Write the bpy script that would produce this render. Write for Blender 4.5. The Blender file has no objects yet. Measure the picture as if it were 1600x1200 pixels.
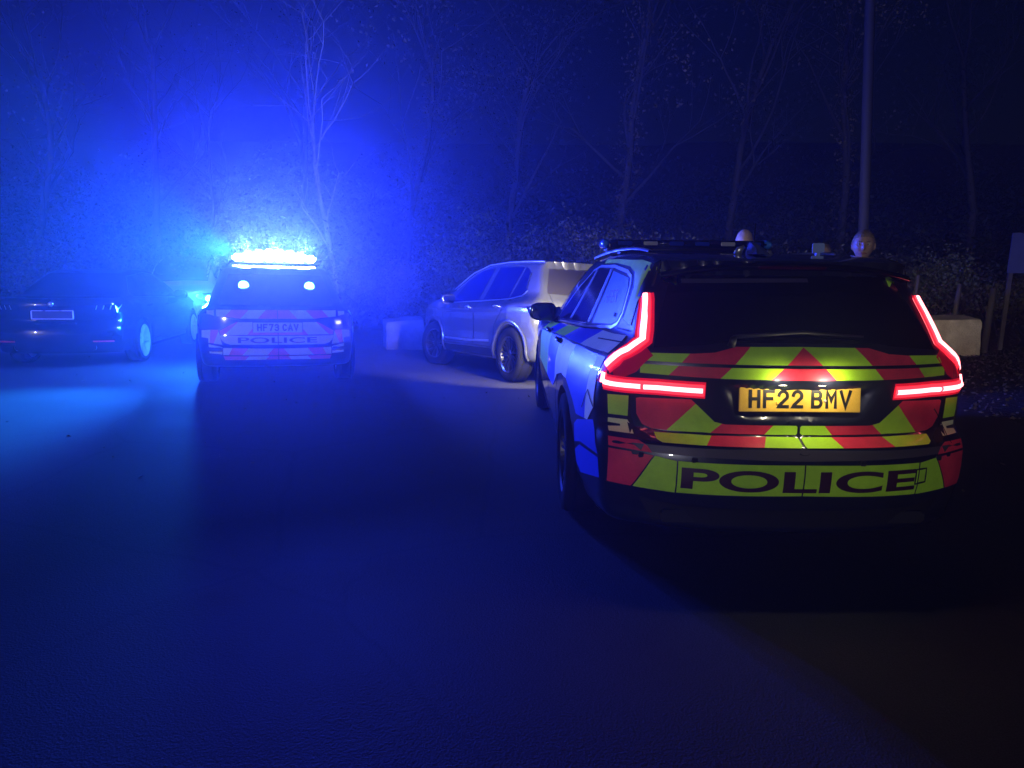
import bpy, bmesh, math, random
import numpy as np
from mathutils import Vector, Matrix
from mathutils.bvhtree import BVHTree
random.seed(7); np.random.seed(7)
R = math.radians
SC = bpy.context.scene
COL = SC.collection

# ------------------------------------------------------------------ camera, world, sun, exposure
cam_d = bpy.data.cameras.new('camera'); cam = bpy.data.objects.new('camera', cam_d); COL.objects.link(cam)
cam_d.sensor_width = 36; cam_d.lens = 36 * 1100 / 1600
cam_d.clip_start = .05; cam_d.clip_end = 400
cam.location = (0, 0, 1.5)
cam.rotation_euler = (Matrix.Rotation(R(90) - math.atan(214.7 / 1100), 3, 'X') @ Matrix.Rotation(R(.6), 3, 'Z')).to_euler()
SC.camera = cam
world = bpy.data.worlds.new('World'); SC.world = world; world.use_nodes = True
wn = world.node_tree; bg = wn.nodes['Background']
sky = wn.nodes.new('ShaderNodeTexSky'); sky.sky_type = 'NISHITA'; sky.sun_disc = False
SUN_EL, SUN_AZ = R(5.5), R(206)          # low dim sun lamp added behind the camera to light the cars' rears
sky.sun_elevation = SUN_EL; sky.sun_rotation = SUN_AZ
wn.links.new(sky.outputs[0], bg.inputs[0]); bg.inputs[1].default_value = .0008
sun_d = bpy.data.lights.new('low_fill_sun', 'SUN'); sun_d.energy = .44; sun_d.angle = R(1.5); sun_d.color = (1, .96, .97)
sun = bpy.data.objects.new('low_fill_sun', sun_d); COL.objects.link(sun)
sd = Vector((math.sin(SUN_AZ) * math.cos(SUN_EL), math.cos(SUN_AZ) * math.cos(SUN_EL), math.sin(SUN_EL)))
sun.rotation_euler = sd.to_track_quat('Z', 'Y').to_euler()
vs = SC.view_settings; vs.view_transform = 'Standard'; vs.look = 'None'; vs.gamma = 1; vs.exposure = 0; vs.use_curve_mapping = False
SC.cycles.max_bounces = 5; SC.cycles.volume_bounces = 0; SC.cycles.transparent_max_bounces = 8
SC.cycles.use_denoising = True
SC.cycles.sample_clamp_indirect = 6

# ------------------------------------------------------------------ materials
MATS = {}
def mat(name, col, rough=.5, metal=0., coat=0., emit=None, es=0., spec=.5, noise=None, bump=None, col2=None, trans=0.):
    if name in MATS: return MATS[name]
    m = bpy.data.materials.new(name); m.use_nodes = True; MATS[name] = m
    nt = m.node_tree; b = nt.nodes['Principled BSDF']
    b.inputs['Base Color'].default_value = (*col, 1); b.inputs['Roughness'].default_value = rough
    b.inputs['Metallic'].default_value = metal; b.inputs['Coat Weight'].default_value = coat
    b.inputs['Coat Roughness'].default_value = .04; b.inputs['Specular IOR Level'].default_value = spec
    b.inputs['Transmission Weight'].default_value = trans
    if emit: b.inputs['Emission Color'].default_value = (*emit, 1); b.inputs['Emission Strength'].default_value = es
    if noise or bump:
        tc = nt.nodes.new('ShaderNodeTexCoord')
    if noise:
        n = nt.nodes.new('ShaderNodeTexNoise'); n.inputs['Scale'].default_value = noise; n.inputs['Detail'].default_value = 8
        n.inputs['Roughness'].default_value = .65
        nt.links.new(tc.outputs['Object'], n.inputs['Vector'])
        r = nt.nodes.new('ShaderNodeValToRGB'); r.color_ramp.elements[0].position = .33; r.color_ramp.elements[1].position = .68
        c2 = col2 or tuple(min(1, c * 1.7) for c in col)
        r.color_ramp.elements[0].color = (*col, 1); r.color_ramp.elements[1].color = (*c2, 1)
        nt.links.new(n.outputs['Fac'], r.inputs[0]); nt.links.new(r.outputs[0], b.inputs['Base Color'])
        mr = nt.nodes.new('ShaderNodeMapRange'); mr.inputs['To Min'].default_value = rough * .82; mr.inputs['To Max'].default_value = min(1, rough * 1.15)
        nt.links.new(n.outputs['Fac'], mr.inputs[0]); nt.links.new(mr.outputs[0], b.inputs['Roughness'])
    if bump:
        n2 = nt.nodes.new('ShaderNodeTexNoise'); n2.inputs['Scale'].default_value = bump[0]; n2.inputs['Detail'].default_value = 6
        nt.links.new(tc.outputs['Object'], n2.inputs['Vector'])
        bp = nt.nodes.new('ShaderNodeBump'); bp.inputs['Strength'].default_value = bump[1]; bp.inputs['Distance'].default_value = bump[2]
        nt.links.new(n2.outputs['Fac'], bp.inputs['Height']); nt.links.new(bp.outputs[0], b.inputs['Normal'])
    return m
M_NAVY = mat('dark_car_paint', (.012, .015, .035), .3, .3, 1., bump=(900, .04, .001))
M_BLACK = mat('black_car_paint', (.006, .006, .009), .25, .1, 1.)
M_SILVER = mat('silver_car_paint', (.27, .275, .29), .24, .8, 1., bump=(1400, .05, .001))
M_WHITE = mat('white_car_paint', (.45, .38, .40), .35, 0, 1.)
M_SIDEBLUE = mat('reflective_blue_sheeting', (.01, .05, .62), .42, 0, .4, noise=40, col2=(.015, .065, .7))
M_YEL = mat('reflective_yellow_sheeting', (.38, .72, .02), .5, 0, .08, spec=.2, noise=5, col2=(.54, .95, .03), bump=(260, .12, .001))
M_RED = mat('reflective_red_sheeting', (.60, .025, .06), .5, 0, .15, spec=.35, noise=5, col2=(.88, .05, .10), bump=(260, .12, .001))
M_PALE = mat('reflective_pale_sheeting', (.60, .70, .42), .5, 0, .1, spec=.3, noise=5, col2=(.74, .84, .52))
M_PINK = mat('reflective_orange_red_sheeting', (.80, .13, .16), .5, 0, .1)
M_LETTER = mat('dark_lettering', (.045, .008, .02), .45)
M_PLTXT = mat('plate_characters', (.006, .006, .008), .5)
M_PLATE = mat('yellow_number_plate', (.85, .5, .05), .45, noise=60, col2=(.9, .56, .07))
M_PLATE_DARK = mat('dark_plate_face', (.01, .01, .03), .5)
M_GLASS = mat('dark_car_glass', (.004, .005, .008), .06, 0, 0, spec=.6)
M_GLASS2 = mat('blue_reflecting_glass', (.004, .008, .06), .07, 0, 0, spec=.32)  # blue light reflected in the side windows is put into the colour
M_FILM = mat('reflective_window_film', (.06, .3, .42), .35, 0, .5)
M_RUBBER = mat('tyre_rubber', (.008, .008, .009), .95, spec=.06, bump=(120, .3, .003))
M_RIM = mat('alloy_rim', (.45, .46, .48), .38, .35, .5)
M_RIMB = mat('dark_alloy_rim', (.08, .08, .09), .3, .9, .3)
M_TRIM = mat('black_trim', (.012, .012, .014), .5)
M_SEAM = mat('panel_gap', (.003, .003, .004), .8)
M_CHROME = mat('chrome_trim', (.7, .72, .75), .3, .85, .5)
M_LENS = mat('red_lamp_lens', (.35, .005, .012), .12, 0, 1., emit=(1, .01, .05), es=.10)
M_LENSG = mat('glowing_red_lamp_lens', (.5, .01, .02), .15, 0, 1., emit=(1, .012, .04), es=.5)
M_GLOW = mat('red_glow_band', (.7, .02, .03), .3, emit=(1, .035, .06), es=1.6)  # emissive band imitating the glow beside the light guide
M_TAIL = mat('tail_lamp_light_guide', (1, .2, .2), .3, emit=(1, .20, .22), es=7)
M_LENSD = mat('unlit_red_lens', (.05, .002, .005), .1, 0, 1.)
M_CLEAR = mat('clear_lamp_lens', (.5, .5, .52), .08, .3, 1.)
M_BLUELENS = mat('blue_beacon_lens', (.01, .03, .35), .08, 0, 1.)
M_HOT = mat('lit_beacon', (.3, .8, 1), .3, emit=(.55, .85, 1.), es=60)
M_HOT2 = mat('lit_small_beacon', (.3, .8, 1), .3, emit=(.22, .7, 1.), es=9)
M_HEAD = mat('lit_headlamp', (1, 1, 1), .3, emit=(1, .92, .75), es=20)
M_PLLAMP = mat('plate_lamp_glow', (1, 1, 1), .3, emit=(1, .85, .5), es=6)
M_SKIN = mat('skin', (.42, .26, .20), .5, noise=30, col2=(.5, .32, .25))
M_HAIR = mat('fair_hair', (.19, .13, .07), .55, bump=(160, .6, .01))
M_HAIRP = mat('pale_hair', (.68, .47, .28), .5, bump=(160, .6, .01))
M_CLOTH = mat('black_cloth', (.006, .006, .008), .9, bump=(90, .4, .004))
M_EYE = mat('eye_white', (.6, .6, .6), .2)
M_IRIS = mat('eye_iris', (.02, .03, .05), .1)
M_LIP = mat('lips', (.42, .15, .14), .45)
M_WOOD = mat('weathered_wood', (.07, .055, .045), .85, noise=9, bump=(60, .5, .01))
M_POLE = mat('creosoted_pole', (.016, .014, .013), .8, noise=6, bump=(50, .5, .01))
M_CONC = mat('rough_warm_lit_concrete', (.50, .36, .22), .9, noise=2.4, col2=(.92, .75, .53), bump=(35, .7, .02))  # the warm light on the right-hand block is put into its colour
M_PANEL = mat('dim_blue_lit_board', (.05, .055, .11), .7, noise=4, col2=(.07, .08, .15))  # dim blue light is put into the board's colour

# ------------------------------------------------------------------ mesh helpers
def link(name, me, parent=None, m=None, smooth=True):
    o = bpy.data.objects.new(name, me); COL.objects.link(o)
    if m is not None:
        me.materials.clear(); me.materials.append(m)
    if smooth: me.shade_smooth()
    if parent is not None: o.parent = parent
    return o
def from_bm(name, bm, m, parent=None, smooth=False):
    me = bpy.data.meshes.new(name); bm.normal_update(); bm.to_mesh(me); bm.free()
    return link(name, me, parent, m, smooth)
def tag(o, label, cat, group=None, kind=None):
    if label: o['label'] = label
    if cat: o['category'] = cat
    if group: o['group'] = group
    if kind: o['kind'] = kind
    return o
def thing(name, loc, rz, label, cat, group=None):
    o = bpy.data.objects.new(name, None); COL.objects.link(o); o.empty_display_size = .2
    o.location = loc; o.rotation_euler = (0, 0, rz); return tag(o, label, cat, group)
def add_box(bm, c, s, rot=None, bev=0):
    r = bmesh.ops.create_cube(bm, size=1)
    vs_ = r['verts']
    for v in vs_: v.co = Vector((v.co.x * s[0], v.co.y * s[1], v.co.z * s[2]))
    if bev:
        es = {e for v in vs_ for e in v.link_edges}
        rr = bmesh.ops.bevel(bm, geom=list(es), offset=bev, segments=2, affect='EDGES')
        vs_ = list({v for f in rr['faces'] for v in f.verts} | {v for v in vs_ if v.is_valid})
    for v in vs_:
        co = v.co.copy()
        if rot is not None: co = rot @ co
        v.co = co + Vector(c)
def add_tube(bm, pts, rad, n=8, cap=True):
    pts = [Vector(p) for p in pts]; rings = []
    if not hasattr(rad, '__len__'): rad = [rad] * len(pts)
    prev = None
    for i, p in enumerate(pts):
        a = pts[max(0, i - 1)]; b = pts[min(len(pts) - 1, i + 1)]
        t = (b - a).normalized()
        if prev is None: u = t.orthogonal().normalized()
        else:
            u = prev - t * prev.dot(t); u = u.normalized() if u.length > 1e-6 else t.orthogonal().normalized()
        prev = u; w = t.cross(u)
        rings.append([bm.verts.new(p + (u * math.cos(2 * math.pi * k / n) + w * math.sin(2 * math.pi * k / n)) * rad[i]) for k in range(n)])
    for i in range(len(rings) - 1):
        for k in range(n): bm.faces.new((rings[i][k], rings[i][(k + 1) % n], rings[i + 1][(k + 1) % n], rings[i + 1][k]))
    if cap:
        bm.faces.new(rings[0][::-1]); bm.faces.new(rings[-1])
def add_lathe(bm, prof, n=32, axis='x'):
    # prof: (offset along axis, radius)
    rings = []
    for a, r in prof:
        ring = []
        for k in range(n):
            c, s = math.cos(2 * math.pi * k / n) * r, math.sin(2 * math.pi * k / n) * r
            ring.append(bm.verts.new((a, c, s) if axis == 'x' else (c, s, a)))
        rings.append(ring)
    for i in range(len(rings) - 1):
        for k in range(n): bm.faces.new((rings[i][k], rings[i][(k + 1) % n], rings[i + 1][(k + 1) % n], rings[i + 1][k]))
    return rings
def catmull(pts, sub=6, closed=False):
    P = [np.array(p, float) for p in pts]; out = []; n = len(P)
    for i in range(n if closed else n - 1):
        p0 = P[(i - 1) % n] if closed or i > 0 else P[0]; p1 = P[i]; p2 = P[(i + 1) % n]
        p3 = P[(i + 2) % n] if closed or i + 2 < n else P[-1]
        for k in range(sub):
            t = k / sub
            out.append(.5 * ((2 * p1) + (-p0 + p2) * t + (2 * p0 - 5 * p1 + 4 * p2 - p3) * t * t + (-p0 + 3 * p1 - 3 * p2 + p3) * t ** 3))
    if not closed: out.append(P[-1])
    return np.array(out)

# ------------------------------------------------------------------ car body: solid given by a side outline and half widths
def smax(a, b, k):
    h = np.clip(.5 + .5 * (a - b) / k, 0, 1)
    return b * (1 - h) + a * h + k * h * (1 - h)
def sstep(a, b, x):
    t = np.clip((x - a) / (b - a), 0, 1); return t * t * (3 - 2 * t)
class Body:
    def __init__(s, C, ring=120, sta=90, cap=30):
        s.C = C
        poly = catmull(C['sil'], 5, True); L = max(p[0] for p in C['sil']); s.L = L
        gy = np.arange(-.4, L + .4, .0125); gz = np.arange(-.2, 2.3, .0125)
        Y, Z = np.meshgrid(gy, gz, indexing='ij'); d = np.full(Y.shape, 1e9); ins = np.zeros(Y.shape, bool)
        n = len(poly)
        for i in range(n):
            a, b = poly[i], poly[(i + 1) % n]; e = b - a; l2 = max(1e-12, e @ e)
            t = np.clip(((Y - a[0]) * e[0] + (Z - a[1]) * e[1]) / l2, 0, 1)
            d = np.minimum(d, np.hypot(Y - a[0] - e[0] * t, Z - a[1] - e[1] * t))
            c = ((a[1] > Z) != (b[1] > Z)) & (Y < (b[0] - a[0]) * (Z - a[1]) / ((b[1] - a[1]) if abs(b[1] - a[1]) > 1e-9 else 1e-9) + a[0])
            ins ^= c
        s.sdf = np.where(ins, -d, d); s.gy0, s.gz0, s.h = gy[0], gz[0], .0125
        # verts
        zc = C.get('zc', .64); y0, y1 = C.get('spine', (.75, L - .8)); dirs = []; orig = []
        cosang = lambda: None
        for k in range(cap):
            ph = (k + .35) / cap * math.pi / 2
            dirs.append(('r', ph))
        S = [('c', 0, ph) for _, ph in dirs] + [('m', y0 + (y1 - y0) * i / (sta - 1), 0) for i in range(sta)] + [('f', 0, math.pi / 2 - (k + 1) / cap * math.pi / 2 * .985) for k in range(cap)]
        O = []; D = []
        for kind, yy, ph in S:
            for j in range(ring):
                th = 2 * math.pi * (j + .0) / ring
                ux, uz = math.sin(th), math.cos(th)
                if kind == 'm': O.append((0, yy, zc)); D.append((ux, 0, uz))
                elif kind == 'c': O.append((0, y0, zc)); D.append((ux * math.sin(ph), -math.cos(ph), uz * math.sin(ph)))
                else: O.append((0, y1, zc)); D.append((ux * math.sin(ph), math.cos(ph), uz * math.sin(ph)))
        for oo, dd in (((0, y0, zc), (0, -1, 0)), ((0, y1, zc), (0, 1, 0))): O.append(oo); D.append(dd)
        O = np.array(O); D = np.array(D)
        T = np.linspace(.03, 2.2, 90); lo = np.zeros(len(O)); hi = np.full(len(O), 2.2); found = np.zeros(len(O), bool)
        for t in T:
            v = s.F(O + D * t); hit = (~found) & (v > 0)
            hi[hit] = t; lo[hit] = t - (T[1] - T[0]); found |= hit
        for _ in range(12):
            mid = (lo + hi) / 2; v = s.F(O + D * mid[:, None]); hi = np.where(v > 0, mid, hi); lo = np.where(v > 0, lo, mid)
        V = O + D * ((lo + hi) / 2)[:, None]
        nr = len(S); F = []
        for i in range(nr - 1):
            for j in range(ring):
                a = i * ring + j; b = i * ring + (j + 1) % ring; F.append((a, a + ring, b + ring, b))
        r0 = nr * ring
        for j in range(ring): F.append((r0, j, (j + 1) % ring)); F.append((r0 + 1, (nr - 1) * ring + (j + 1) % ring, (nr - 1) * ring + j))
        s.V = V; s.Fc = F
        me = bpy.data.meshes.new('body'); me.from_pydata([tuple(v) for v in V], [], F)
        bm = bmesh.new(); bm.from_mesh(me); bmesh.ops.recalc_face_normals(bm, faces=bm.faces); bm.to_mesh(me)
        s.bvh = BVHTree.FromBMesh(bm); bm.free(); s.me = me
    def side(s, y, z):
        i = np.clip((y - s.gy0) / s.h, 0, s.sdf.shape[0] - 1.001); j = np.clip((z - s.gz0) / s.h, 0, s.sdf.shape[1] - 1.001)
        i0 = i.astype(int); j0 = j.astype(int); fi = i - i0; fj = j - j0; g = s.sdf
        return g[i0, j0] * (1 - fi) * (1 - fj) + g[i0 + 1, j0] * fi * (1 - fj) + g[i0, j0 + 1] * (1 - fi) * fj + g[i0 + 1, j0 + 1] * fi * fj
    def F(s, P):
        C = s.C; x = np.abs(P[:, 0]); y = P[:, 1]; z = P[:, 2]
        it = lambda k, v: np.interp(v, [q[0] for q in C[k]], [q[1] for q in C[k]])
        wl = it('wy', y) * it('wz', z)
        belt = it('belt', y); wu = it('wb', y) - (z - belt) * it('tumble', y)
        W = wl + (wu - wl) * sstep(belt - .10, belt + .005, z) if C.get('gh', 1) else wl
        rw, rn = C['rear_curve']; fw, fn = C['front_curve']
        rear = 1 - sstep(.1, 1.4, y); front = sstep(s.L - 1.5, s.L - .1, y)
        ye = y - rw * (x / .81) ** rn * rear + fw * (x / .81) ** fn * front
        for (xw, z0, z1, dep) in C.get('recess', []):
            # trapezoid recess pushed into the tailgate
            ye = ye - dep * (1 - sstep(xw - .02, xw + .05, x + (z1 - z) * .55)) * sstep(z0 - .025, z0 + .015, z) * (1 - sstep(z1 - .02, z1 + .025, z)) * (1 - sstep(.3, .5, y))
        f1 = s.side(ye, z)
        return smax(f1, x - W, C.get('k', .07))
    # ---- projections
    def hit(s, o, d, off):
        loc, nrm, idx, dist = s.bvh.ray_cast(Vector(o), Vector(d))
        if loc is None:
            return None
        if nrm.dot(Vector(d)) > 0: nrm = -nrm
        return loc + nrm * off
    def near(s, p, off):
        loc, nrm, idx, dist = s.bvh.find_nearest(Vector(p)); return loc + nrm * off, nrm
    def proj(s, mode, u, v, off):
        if mode == 'rear': r = s.hit((u, -3, v), (0, 1, 0), off)
        elif mode == 'front': r = s.hit((u, 9, v), (0, -1, 0), off)
        elif mode == 'left': r = s.hit((-3, u, v), (1, 0, 0), off)
        elif mode == 'right': r = s.hit((3, u, v), (-1, 0, 0), off)
        elif mode == 'top': r = s.hit((u, v, 4), (0, 0, -1), off)
        if r is None:
            g = {'rear': (u, .3, v), 'front': (u, s.L - .3, v), 'left': (-.8, u, v), 'right': (.8, u, v), 'top': (u, v, 1.3)}[mode]
            r = s.near(g, off)[0]
        return r
    def patch(s, name, poly, mode, m, parent, off=.003, grid=.06, cuts=(), thick=0):
        """poly: 2D outline; cuts: half planes (px, py, nx, ny) keep the side the normal points away from"""
        bm = bmesh.new()
        bm.faces.new([bm.verts.new((p[0], p[1], 0)) for p in poly])
        for (px, py, nx, ny) in cuts:
            g = list(bm.verts) + list(bm.edges) + list(bm.faces)
            if not g: break
            bmesh.ops.bisect_plane(bm, geom=g, plane_co=(px, py, 0), plane_no=(nx, ny, 0), clear_outer=True)
        if not bm.faces: bm.free(); return None
        us = [v.co.x for v in bm.verts]; vv = [v.co.y for v in bm.verts]
        for ax, a, b in ((0, min(us), max(us)), (1, min(vv), max(vv))):
            k = math.ceil(a / grid)
            while k * grid < b:
                co = [0, 0, 0]; no = [0, 0, 0]; co[ax] = k * grid + 1e-5; no[ax] = 1
                bmesh.ops.bisect_plane(bm, geom=list(bm.verts) + list(bm.edges) + list(bm.faces), plane_co=co, plane_no=no); k += 1
        bmesh.ops.triangulate(bm, faces=[f for f in bm.faces if len(f.verts) > 4])
        for v in bm.verts: v.co = s.proj(mode, v.co.x, v.co.y, off)
        bmesh.ops.recalc_face_normals(bm, faces=bm.faces)
        bm.normal_update()
        f = bm.faces[:][0]
        want = {'rear': (0, -1, .2), 'front': (0, 1, .2), 'left': (-1, 0, .1), 'right': (1, 0, .1), 'top': (0, 0, 1)}[mode]
        if sum((q.normal * q.calc_area() for q in bm.faces), Vector()).dot(Vector(want)) < 0: bmesh.ops.reverse_faces(bm, faces=bm.faces)
        if thick:
            bmesh.ops.solidify(bm, geom=list(bm.faces), thickness=thick)
        return from_bm(name, bm, m, parent, True)
    def ribbon_bm(s, bm, pts, w, off=.004, closed=False, step=.03, dome=0):
        P = [Vector(p) for p in pts]
        if closed: P.append(P[0])
        Q = []
        for a, b in zip(P[:-1], P[1:]):
            n = max(1, int((b - a).length / step))
            Q += [a.lerp(b, i / n) for i in range(n)]
        Q.append(P[-1]); Q = [s.near(q, 0) for q in Q]; prev = None; first = None
        N = len(Q)
        for i, (q, nr) in enumerate(Q):
            if closed and i == N - 1: row = first
            else:
                a = Q[i - 1][0] if i > 0 else (Q[N - 2][0] if closed else q); b = Q[i + 1][0] if i < N - 1 else q
                t = (b - a).normalized(); sd_ = t.cross(nr).normalized()
                ww = w[0] + (w[1] - w[0]) * i / (N - 1) if isinstance(w, tuple) else w
                row = [bm.verts.new(s.near(q + sd_ * ww / 2 * f, off + dome * (1 - f * f))[0]) for f in ((-1, 0, 1) if not dome else (-1, -.6, 0, .6, 1))]
            if first is None: first = row
            if prev:
                for k in range(len(row) - 1):
                    try: bm.faces.new((prev[k], prev[k + 1], row[k + 1], row[k]))
                    except ValueError: pass
            prev = row
    def ribbon(s, name, lines, w, m, parent, off=.004, closed=False, dome=0):
        bm = bmesh.new()
        for l in lines: s.ribbon_bm(bm, l, w, off, closed, dome=dome)
        bmesh.ops.recalc_face_normals(bm, faces=bm.faces)
        return from_bm(name, bm, m, parent, True)
    def line(s, mode, pts):      # 2D outline -> 3D points on the surface
        out = []
        for a, b in zip(pts[:-1], pts[1:]):
            n = max(1, int(math.hypot(b[0] - a[0], b[1] - a[1]) / .05))
            out += [s.proj(mode, a[0] + (b[0] - a[0]) * i / n, a[1] + (b[1] - a[1]) * i / n, 0) for i in range(n)]
        out.append(s.proj(mode, pts[-1][0], pts[-1][1], 0)); return out
    def finish(s, parent, paint, wheels, wr, name='body'):
        me = s.me; o = link(name, me, parent, paint)
        me.materials.append(M_TRIM)
        cb = bmesh.new()
        for (wx, wy) in wheels:
            r = bmesh.ops.create_cone(cb, cap_ends=True, segments=40, radius1=wr * 1.11, radius2=wr * 1.11, depth=.5, matrix=Matrix.Translation((wx * 1.08, wy, wr * 1.0)) @ Matrix.Rotation(R(90), 4, 'Y'))
        cm = bpy.data.meshes.new('cut'); cb.to_mesh(cm); cb.free(); cm.materials.append(M_TRIM)
        co = bpy.data.objects.new('cut', cm); COL.objects.link(co); co.parent = parent
        md = o.modifiers.new('b', 'BOOLEAN'); md.object = co; md.operation = 'DIFFERENCE'; md.solver = 'EXACT'; md.material_mode = 'TRANSFER'
        bpy.context.view_layer.update()
        dg = bpy.context.evaluated_depsgraph_get(); new = bpy.data.meshes.new_from_object(o.evaluated_get(dg))
        o.modifiers.clear(); o.data = new; new.name = 'body'
        bpy.data.objects.remove(co)
        bm = bmesh.new(); bm.from_mesh(new)
        for e in bm.edges:
            if len(e.link_faces) == 2 and e.calc_face_angle(0) > R(38): e.smooth = False
        for f in bm.faces: f.smooth = True
        bm.to_mesh(new); bm.free()
        return o

# text as flat mesh (2D triangles)
def text_mesh(txt, size=1, sx=1., bold=0.):
    c = bpy.data.curves.new('t', 'FONT'); c.body = txt; c.size = size; c.align_x = 'CENTER'; c.align_y = 'CENTER'; c.offset = bold; c.resolution_u = 9
    o = bpy.data.objects.new('t', c); COL.objects.link(o); bpy.context.view_layer.update()
    me = bpy.data.meshes.new_from_object(o.evaluated_get(bpy.context.evaluated_depsgraph_get()))
    bpy.data.objects.remove(o); bpy.data.curves.remove(c)
    bm = bmesh.new(); bm.from_mesh(me)
    xs = [v.co.x for v in bm.verts]; ys = [v.co.y for v in bm.verts]
    cx, cy = (min(xs) + max(xs)) / 2, (min(ys) + max(ys)) / 2
    for v in bm.verts: v.co = Vector(((v.co.x - cx) / (max(xs) - min(xs)), (v.co.y - cy) / (max(ys) - min(ys)), 0))
    bpy.data.meshes.remove(me)
    return bm       # fits the unit square centred on 0
def drape_text(B, name, txt, mode, cx, cz, w, h, m, parent, off=.006, bold=0., rot=0, flip=1, grid=.04):
    bm = text_mesh(txt, 1, bold=bold)
    for v in bm.verts:
        x, y = v.co.x * w * flip, v.co.y * h
        v.co = Vector((cx + x * math.cos(rot) - y * math.sin(rot), cz + x * math.sin(rot) + y * math.cos(rot), 0))
    us = [v.co.x for v in bm.verts]; k = math.ceil(min(us) / grid)
    while k * grid < max(us):
        bmesh.ops.bisect_plane(bm, geom=list(bm.verts) + list(bm.edges) + list(bm.faces), plane_co=(k * grid, 0, 0), plane_no=(1, 0, 0)); k += 1
    vv = [v.co.y for v in bm.verts]; k = math.ceil(min(vv) / .02)
    while k * .02 < max(vv):
        bmesh.ops.bisect_plane(bm, geom=list(bm.verts) + list(bm.edges) + list(bm.faces), plane_co=(0, k * .02 + 1e-5, 0), plane_no=(0, 1, 0)); k += 1
    for v in bm.verts: v.co = B.proj(mode, v.co.x, v.co.y, off)
    return from_bm(name, bm, m, parent)

# ------------------------------------------------------------------ car fittings
def make_wheel(parent, x, y, r, w, rimr, spokes, rim_m, twin=False, turn=0):
    side = 1 if x > 0 else -1
    bm = bmesh.new(); h = w / 2
    add_lathe(bm, [(-h * .8, rimr * .98), (-h * .98, rimr * 1.02), (-h, (r + rimr) / 2), (-h * .93, r * .955), (-h * .72, r * .99), (-h * .5, r), (-h * .47, r * .982), (-h * .43, r), (0, r), (h * .43, r), (h * .47, r * .982), (h * .5, r), (h * .72, r * .99), (h * .93, r * .955), (h, (r + rimr) / 2), (h * .98, rimr * 1.02), (h * .8, rimr * .98)], 48)
    e = bpy.data.objects.new('wheel', None); COL.objects.link(e); e.parent = parent; e.location = (x - side * h, y, r); e.rotation_euler = (0, 0, turn)
    from_bm('tyre', bm, M_RUBBER, e, True)
    bm = bmesh.new()
    add_lathe(bm, [(-h * .85, rimr * .93), (-h * .85, rimr), (-h * .6, rimr * .93), (h * .5, rimr * .9), (h * .85, rimr * .93), (h * .93, rimr), (h * .8, rimr * 1.0), (h * .8, rimr * 1.0)] if side > 0 else
              [(h * .85, rimr * .93), (h * .85, rimr), (h * .6, rimr * .93), (-h * .5, rimr * .9), (-h * .85, rimr * .93), (-h * .93, rimr), (-h * .8, rimr * 1.0)], 48)
    for k in range(spokes):
        for dd in ((-.13, .13) if twin else (0,)):
            a = 2 * math.pi * k / spokes; a2 = a + dd
            p0 = Vector((side * h * .62, math.cos(a) * rimr * .16, math.sin(a) * rimr * .16)); p1 = Vector((side * h * .82, math.cos(a2) * rimr * .95, math.sin(a2) * rimr * .95))
            d = (p1 - p0); tl = d.normalized(); sd_ = tl.cross(Vector((1, 0, 0))).normalized()
            w0, w1 = (rimr * .055, rimr * .036) if twin else (rimr * .13, rimr * .10)
            q = []
            for p, ww in ((p0, w0), (p1, w1)):
                q.append([bm.verts.new(p + sd_ * ww), bm.verts.new(p - sd_ * ww), bm.verts.new(p - sd_ * ww - Vector((side * .03, 0, 0))), bm.verts.new(p + sd_ * ww - Vector((side * .03, 0, 0)))])
            for j in range(4): bm.faces.new((q[0][j], q[0][(j + 1) % 4], q[1][(j + 1) % 4], q[1][j]))
    rings = add_lathe(bm, [(side * h * .45, rimr * .26), (side * h * .66, rimr * .24), (side * h * .74, rimr * .12), (side * h * .74, .002)], 20)
    bmesh.ops.recalc_face_normals(bm, faces=bm.faces)
    from_bm('rim', bm, rim_m, e)
    bm = bmesh.new(); add_lathe(bm, [(-side * h * .1, .002), (-side * h * .1, rimr * .78), (side * h * .06, rimr * .78), (side * h * .06, .002)], 28)
    bmesh.ops.recalc_face_normals(bm, faces=bm.faces)
    from_bm('brake_disc', bm, M_TRIM, e)
    return e
def make_mirror(B, parent, side, y, z, m, reach=1.01, glass_back=True):
    base = B.proj('left' if side < 0 else 'right', y, z, 0)
    bm = bmesh.new()
    cx = side * (reach - .11)
    ring = []
    # shell: squarish pod, rounded
    r = bmesh.ops.create_uvsphere(bm, u_segments=20, v_segments=12, radius=1)
    for v in r['verts']:
        f = lambda t, p: math.copysign(abs(t) ** p, t)
        v.co = Vector((cx + f(v.co.x, .62) * .115, y + .0 + f(v.co.y, .8) * .065 + (.02 if v.co.y > 0 else 0), z + .05 + f(v.co.z, .6) * .078 * (1 - .12 * v.co.x * side)))
    for v in bm.verts:
        if v.co.y < y - .035: v.co.y = y - .035
    add_tube(bm, [Vector((base.x - side * .02, y, z - .02)), Vector(((base.x + cx) / 2, y + .01, z - .01)), Vector((cx, y + .01, z + .015))], [.032, .03, .028], 8)
    o = from_bm('wing_mirror', bm, m, parent, True)
    bm = bmesh.new(); add_box(bm, (cx, y - .0375, z + .05), (.175, .004, .105), bev=.0015)
    from_bm('mirror_glass', bm, M_GLASS, o)
    return o
def handle(B, parent, mode, y, z, m, ln=.2):
    bm = bmesh.new(); q = [B.proj(mode, y - ln / 2 + ln * i / 6, z, .004 + .03 * math.sin(math.pi * i / 6) ** .5) for i in range(7)]
    add_tube(bm, q, .011, 8); return from_bm('door_handle', bm, m, parent, True)
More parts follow.
